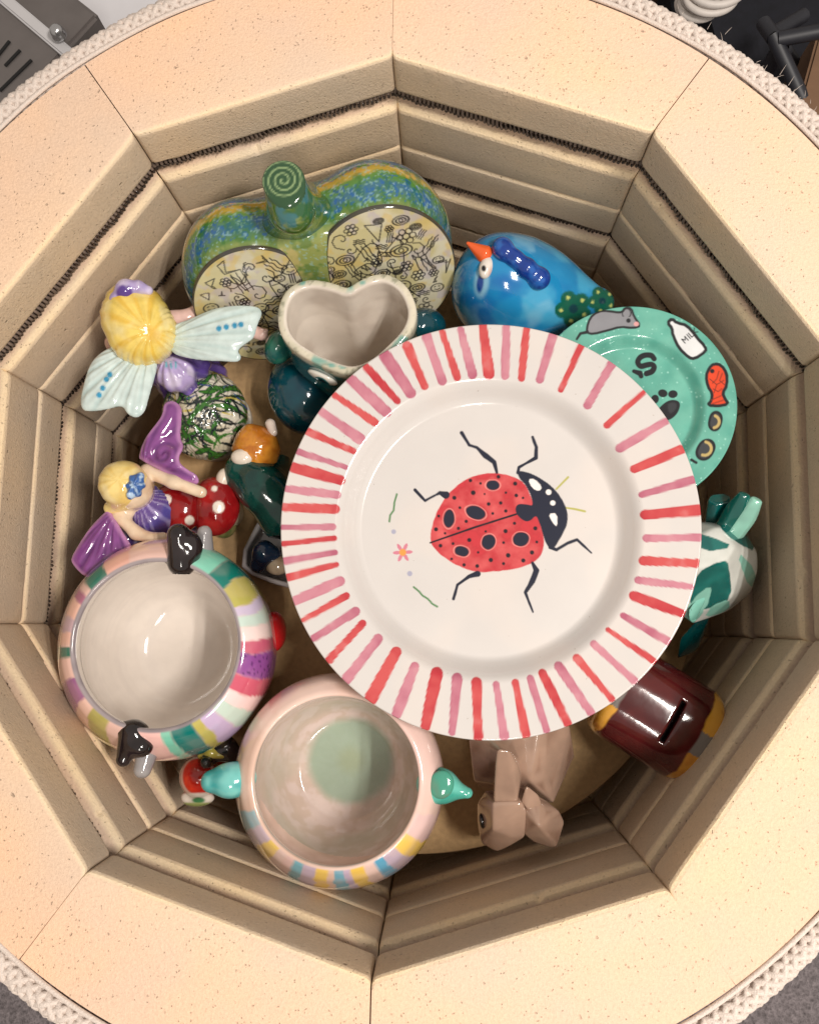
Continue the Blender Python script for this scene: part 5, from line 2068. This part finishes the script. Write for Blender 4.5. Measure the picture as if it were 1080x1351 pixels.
def red_sdf(p):
    d = ell(p, rc, (.0135, .0158, .015), .15)
    d = smin(d, cap(p, rc, np.r_[rc[:2] + .004, ZS], .012, .014), .006)
    d = smin(d, sph(p, c5(66, 440, -.137), .0038), .003)
    d = smin(d, ell(p, c5(110, 448, -.140), (.012, .0055, .008), .1), .004)
    return smax(d, -(p[:, 2] - ZS), .002)


def red_paint(v):
    u = (proj_px(v) - np.array([220, 880])) * s5
    n = fbm(v, 120, 3)
    c = mixc(np.tile(lin((206, 54, 26)), (len(v), 1)), lin((182, 30, 18)), sst(.4, .6, n))
    c = mixc(c, lin((216, 176, 160)), msk(np.abs(ell2(u, 105, 372, 56, 68)) - 5, 3))
    c = mixc(c, lin((222, 210, 198)), sst(424, 434, u[:, 1] + 6 * (n - .5)))
    c = mixc(c, lin((60, 120, 76)), msk(ell2(u, 108, 452, 22, 10), 3))
    c = mixc(c, lin((150, 160, 96)), sst(456, 464, u[:, 1]))
    return c


solid('body', red_sdf, np.r_[rc[:2] - .026, ZS - .003], rc + .024, .0010, red_paint, G_FIG, rbd)
solid('wing', lambda p: smin(chain(p, [c5(135, 325, -.126), c5(160, 285, -.133), c5(200, 278, -.135), c5(232, 305, -.14)], [.0048, .0075, .0090, .0065], .004), sph(p, c5(133, 325, -.121), .0042), .003), c5(100, 350, -.155) - .004, c5(255, 245, -.115) + .008, .0010, BLKG, G_FIG, rbd)
be = [c5(118, 300, -.131), c5(150, 292, -.127), c5(188, 300, -.128)]
solid('beak', lambda p: chain(p, be, [.003, .0042, .0026], .003), np.min(be, 0) - .007, np.max(be, 0) + .007, .0008, (176, 160, 70), G_FIG, rbd)

# ------------------------------------------------------------------ outside the kiln
def box(name, c, size, mat, parent=None, rz=0.0, bev=.003):
    bm = bmesh.new()
    bmesh.ops.create_cube(bm, size=1.0)
    for v in bm.verts:
        v.co = Vector((v.co.x * size[0], v.co.y * size[1], v.co.z * size[2]))
    bmesh.ops.bevel(bm, geom=bm.edges[:], offset=bev, segments=2, affect='EDGES')
    me = bpy.data.meshes.new(name)
    bm.to_mesh(me)
    bm.free()
    o = put(name, me, mat, parent, tuple(np.asarray(c) - (abs_loc(parent) if parent else 0)))
    o.rotation_euler = (0, 0, rz)
    return o


ZF = -0.62
v = np.array([(-6, -6, ZF), (6, -6, ZF), (6, 6, ZF), (-6, 6, ZF)])
fl_ = put('floor', raw_mesh('floor', v, [[0, 1, 2, 3]]), M_CARPET)
tag(fl_, kind='structure')

# steel control box with slots, at the upper left
zb = -.09
cb0 = W(8, 66, zb)
ctl = thing('control_box', 'grey slotted steel control box beside the kiln', 'control box', (cb0[0], cb0[1], zb - .25))
rzc = R_(-40)
ux, uy = np.array([math.cos(rzc), math.sin(rzc), 0]), np.array([-math.sin(rzc), math.cos(rzc), 0])
pc = W(85, 68, zb)          # the lower right corner of the sloping edge
cen = W(2, 42, zb)
bcx = pc - ux * .10 - uy * .028
box('casing', bcx - np.array([0, 0, .125]), (.2, .14, .25), plain('dull_steel', (118, 112, 110), .45, .55, 40, .1, .06), ctl, rzc)
for (x0, y0), (x1, y1) in (((-6, 78), (13, 54)), ((7, 87), (27, 66)), ((0, 120), (42, 79))):
    a, b = W(x0, y0, zb + .0008), W(x1, y1, zb + .0008)
    m_ = (a + b) / 2
    d = b - a
    box('vent_slot', m_, (np.linalg.norm(d), .0028, .0012), M_DARK, ctl, math.atan2(d[1], d[0]), .0003)
a, b = W(4, -4, zb + .004), W(84, 64, zb + .004)
d = b - a
box('flange', (a + b) / 2 - np.array([0, 0, .03]), (np.linalg.norm(d) + .03, .010, .06), M_GREY, ctl, math.atan2(d[1], d[0]), .0015)
bo = W(76, 42, zb + .012)
v, f = lathe(resample([(.0001, .006), (.003, .0055), (.0052, .003), (.0058, 0), (.006, -.004), (.0001, -.004)], 30), 30)
put('bolt', raw_mesh('bolt', v, f), plain('bright_bolt', (190, 190, 192), .25, .9, 40, .05, .03), ctl, tuple(bo - abs_loc(ctl)))

wb_ = W(120, 30, -.14)
wbx = thing('white_appliance', 'white enamelled appliance panel behind the kiln rope', 'appliance', (wb_[0], wb_[1], ZF))
box('panel', np.r_[(wb_ - np.array([0, -.012, 0]))[:2], (-.14 + ZF) / 2], (.15, .12, -.14 - ZF), M_WHITE, wbx, R_(-40), .004)
a, b = W(68, 36, -.038), W(96, 0, -.038)
d = b - a
box('seam_strip', np.r_[((a + b) / 2)[:2], -.139], (np.linalg.norm(d), .006, .004), M_GREY, wbx, math.atan2(d[1], d[0]), .001)
rd_ = W(162, 2, -.16)
box_r = box('red_bin', np.r_[(rd_ + np.array([.016, .03, 0]))[:2], (-.16 + ZF) / 2], (.08, .08, -.16 - ZF), M_RED, None, R_(-35), .006)
tag(box_r, 'dark red plastic bin peeking out behind the rope', 'bin')

# dark corner at the upper right
pn = box('brown_cabinet', np.r_[(W(905, -8, -.5) + np.array([.10, .25, 0]))[:2], (-.42 + ZF) / 2], (.62, .5, -.42 - ZF), plain('dark_brown_wood', (66, 46, 40), .6, 0, 20, .2, .1), None, R_(-6), .004)
tag(pn, 'dark brown wooden cabinet behind the kiln', 'cabinet')
cp = []
for k in range(5):
    cc_ = W(914 + k * 5, 6 + (k % 2) * 7, -.415) + np.array([0, 0, .008 * k])
    u = np.linspace(0, 6.283, 40, endpoint=False)
    cp.append(tube(np.stack([cc_[0] + (.016 + .003 * k) * np.cos(u) * 1.15, cc_[1] + 1.15 * (.014 + .002 * k) * np.sin(u), np.full(40, cc_[2])], 1), .0045, 8, True))
v, f = join(cp)
cord = put('coiled_cord', raw_mesh('coiled_cord', v - W(914, 6, -.42), f), M_CORD, None, tuple(W(914, 6, -.42)))
tag(cord, 'white coiled cord on the cabinet behind the kiln', 'cord')
chp = W(1030, 70, -.35)
chair = thing('folding_stand', 'black metal folding stand in the dark corner', 'stand', (chp[0], chp[1], ZF))
for p in ([(1018, 45, -.33), (1062, 140, -.36)], [(1025, 52, -.33), (1090, 40, -.32)], [(1020, 50, -.33), (1006, 30, -.34)], [(1018, 45, -.35), (1060, 20, -.36)], [(1032, 62, -.4), (1056, 96, -.42)]):
    a, b = W(*p[0]), W(*p[1])
    v, f = tube([a, a * .5 + b * .5, b], .008, 10)
    put('bar', raw_mesh('bar', v - abs_loc(chair), f), plain('matt_black_bar', (34, 35, 42), .5, 0, 60, .2, .1), chair)
a = W(1030, 60, -.35)
v, f = tube([a, np.array([a[0], a[1], ZF])], .009, 10)
put('post', raw_mesh('post', v - abs_loc(chair), f), M_BLACK, chair)
bk = W(1000, 60, -.6)
bl = box('navy_storage_bag', np.r_[(bk + np.array([.06, .10, 0]))[:2], ZF + .081], (.46, .52, .16), plain('navy_cloth', (18, 19, 28), .9, 0, 90, .3, .4), None, .2, .03)
tag(bl, 'dark navy cloth bag lying behind the stand', 'bag')
cb_ = W(1085, 120, -.35)
cbo = box('cardboard_box', np.r_[(cb_ + np.array([.03, .0, 0]))[:2], (-.35 + ZF) / 2], (.10, .14, -.35 - ZF), M_CARD, None, -.3, .003)
tag(cbo, 'brown cardboard box at the edge of the dark corner', 'box')
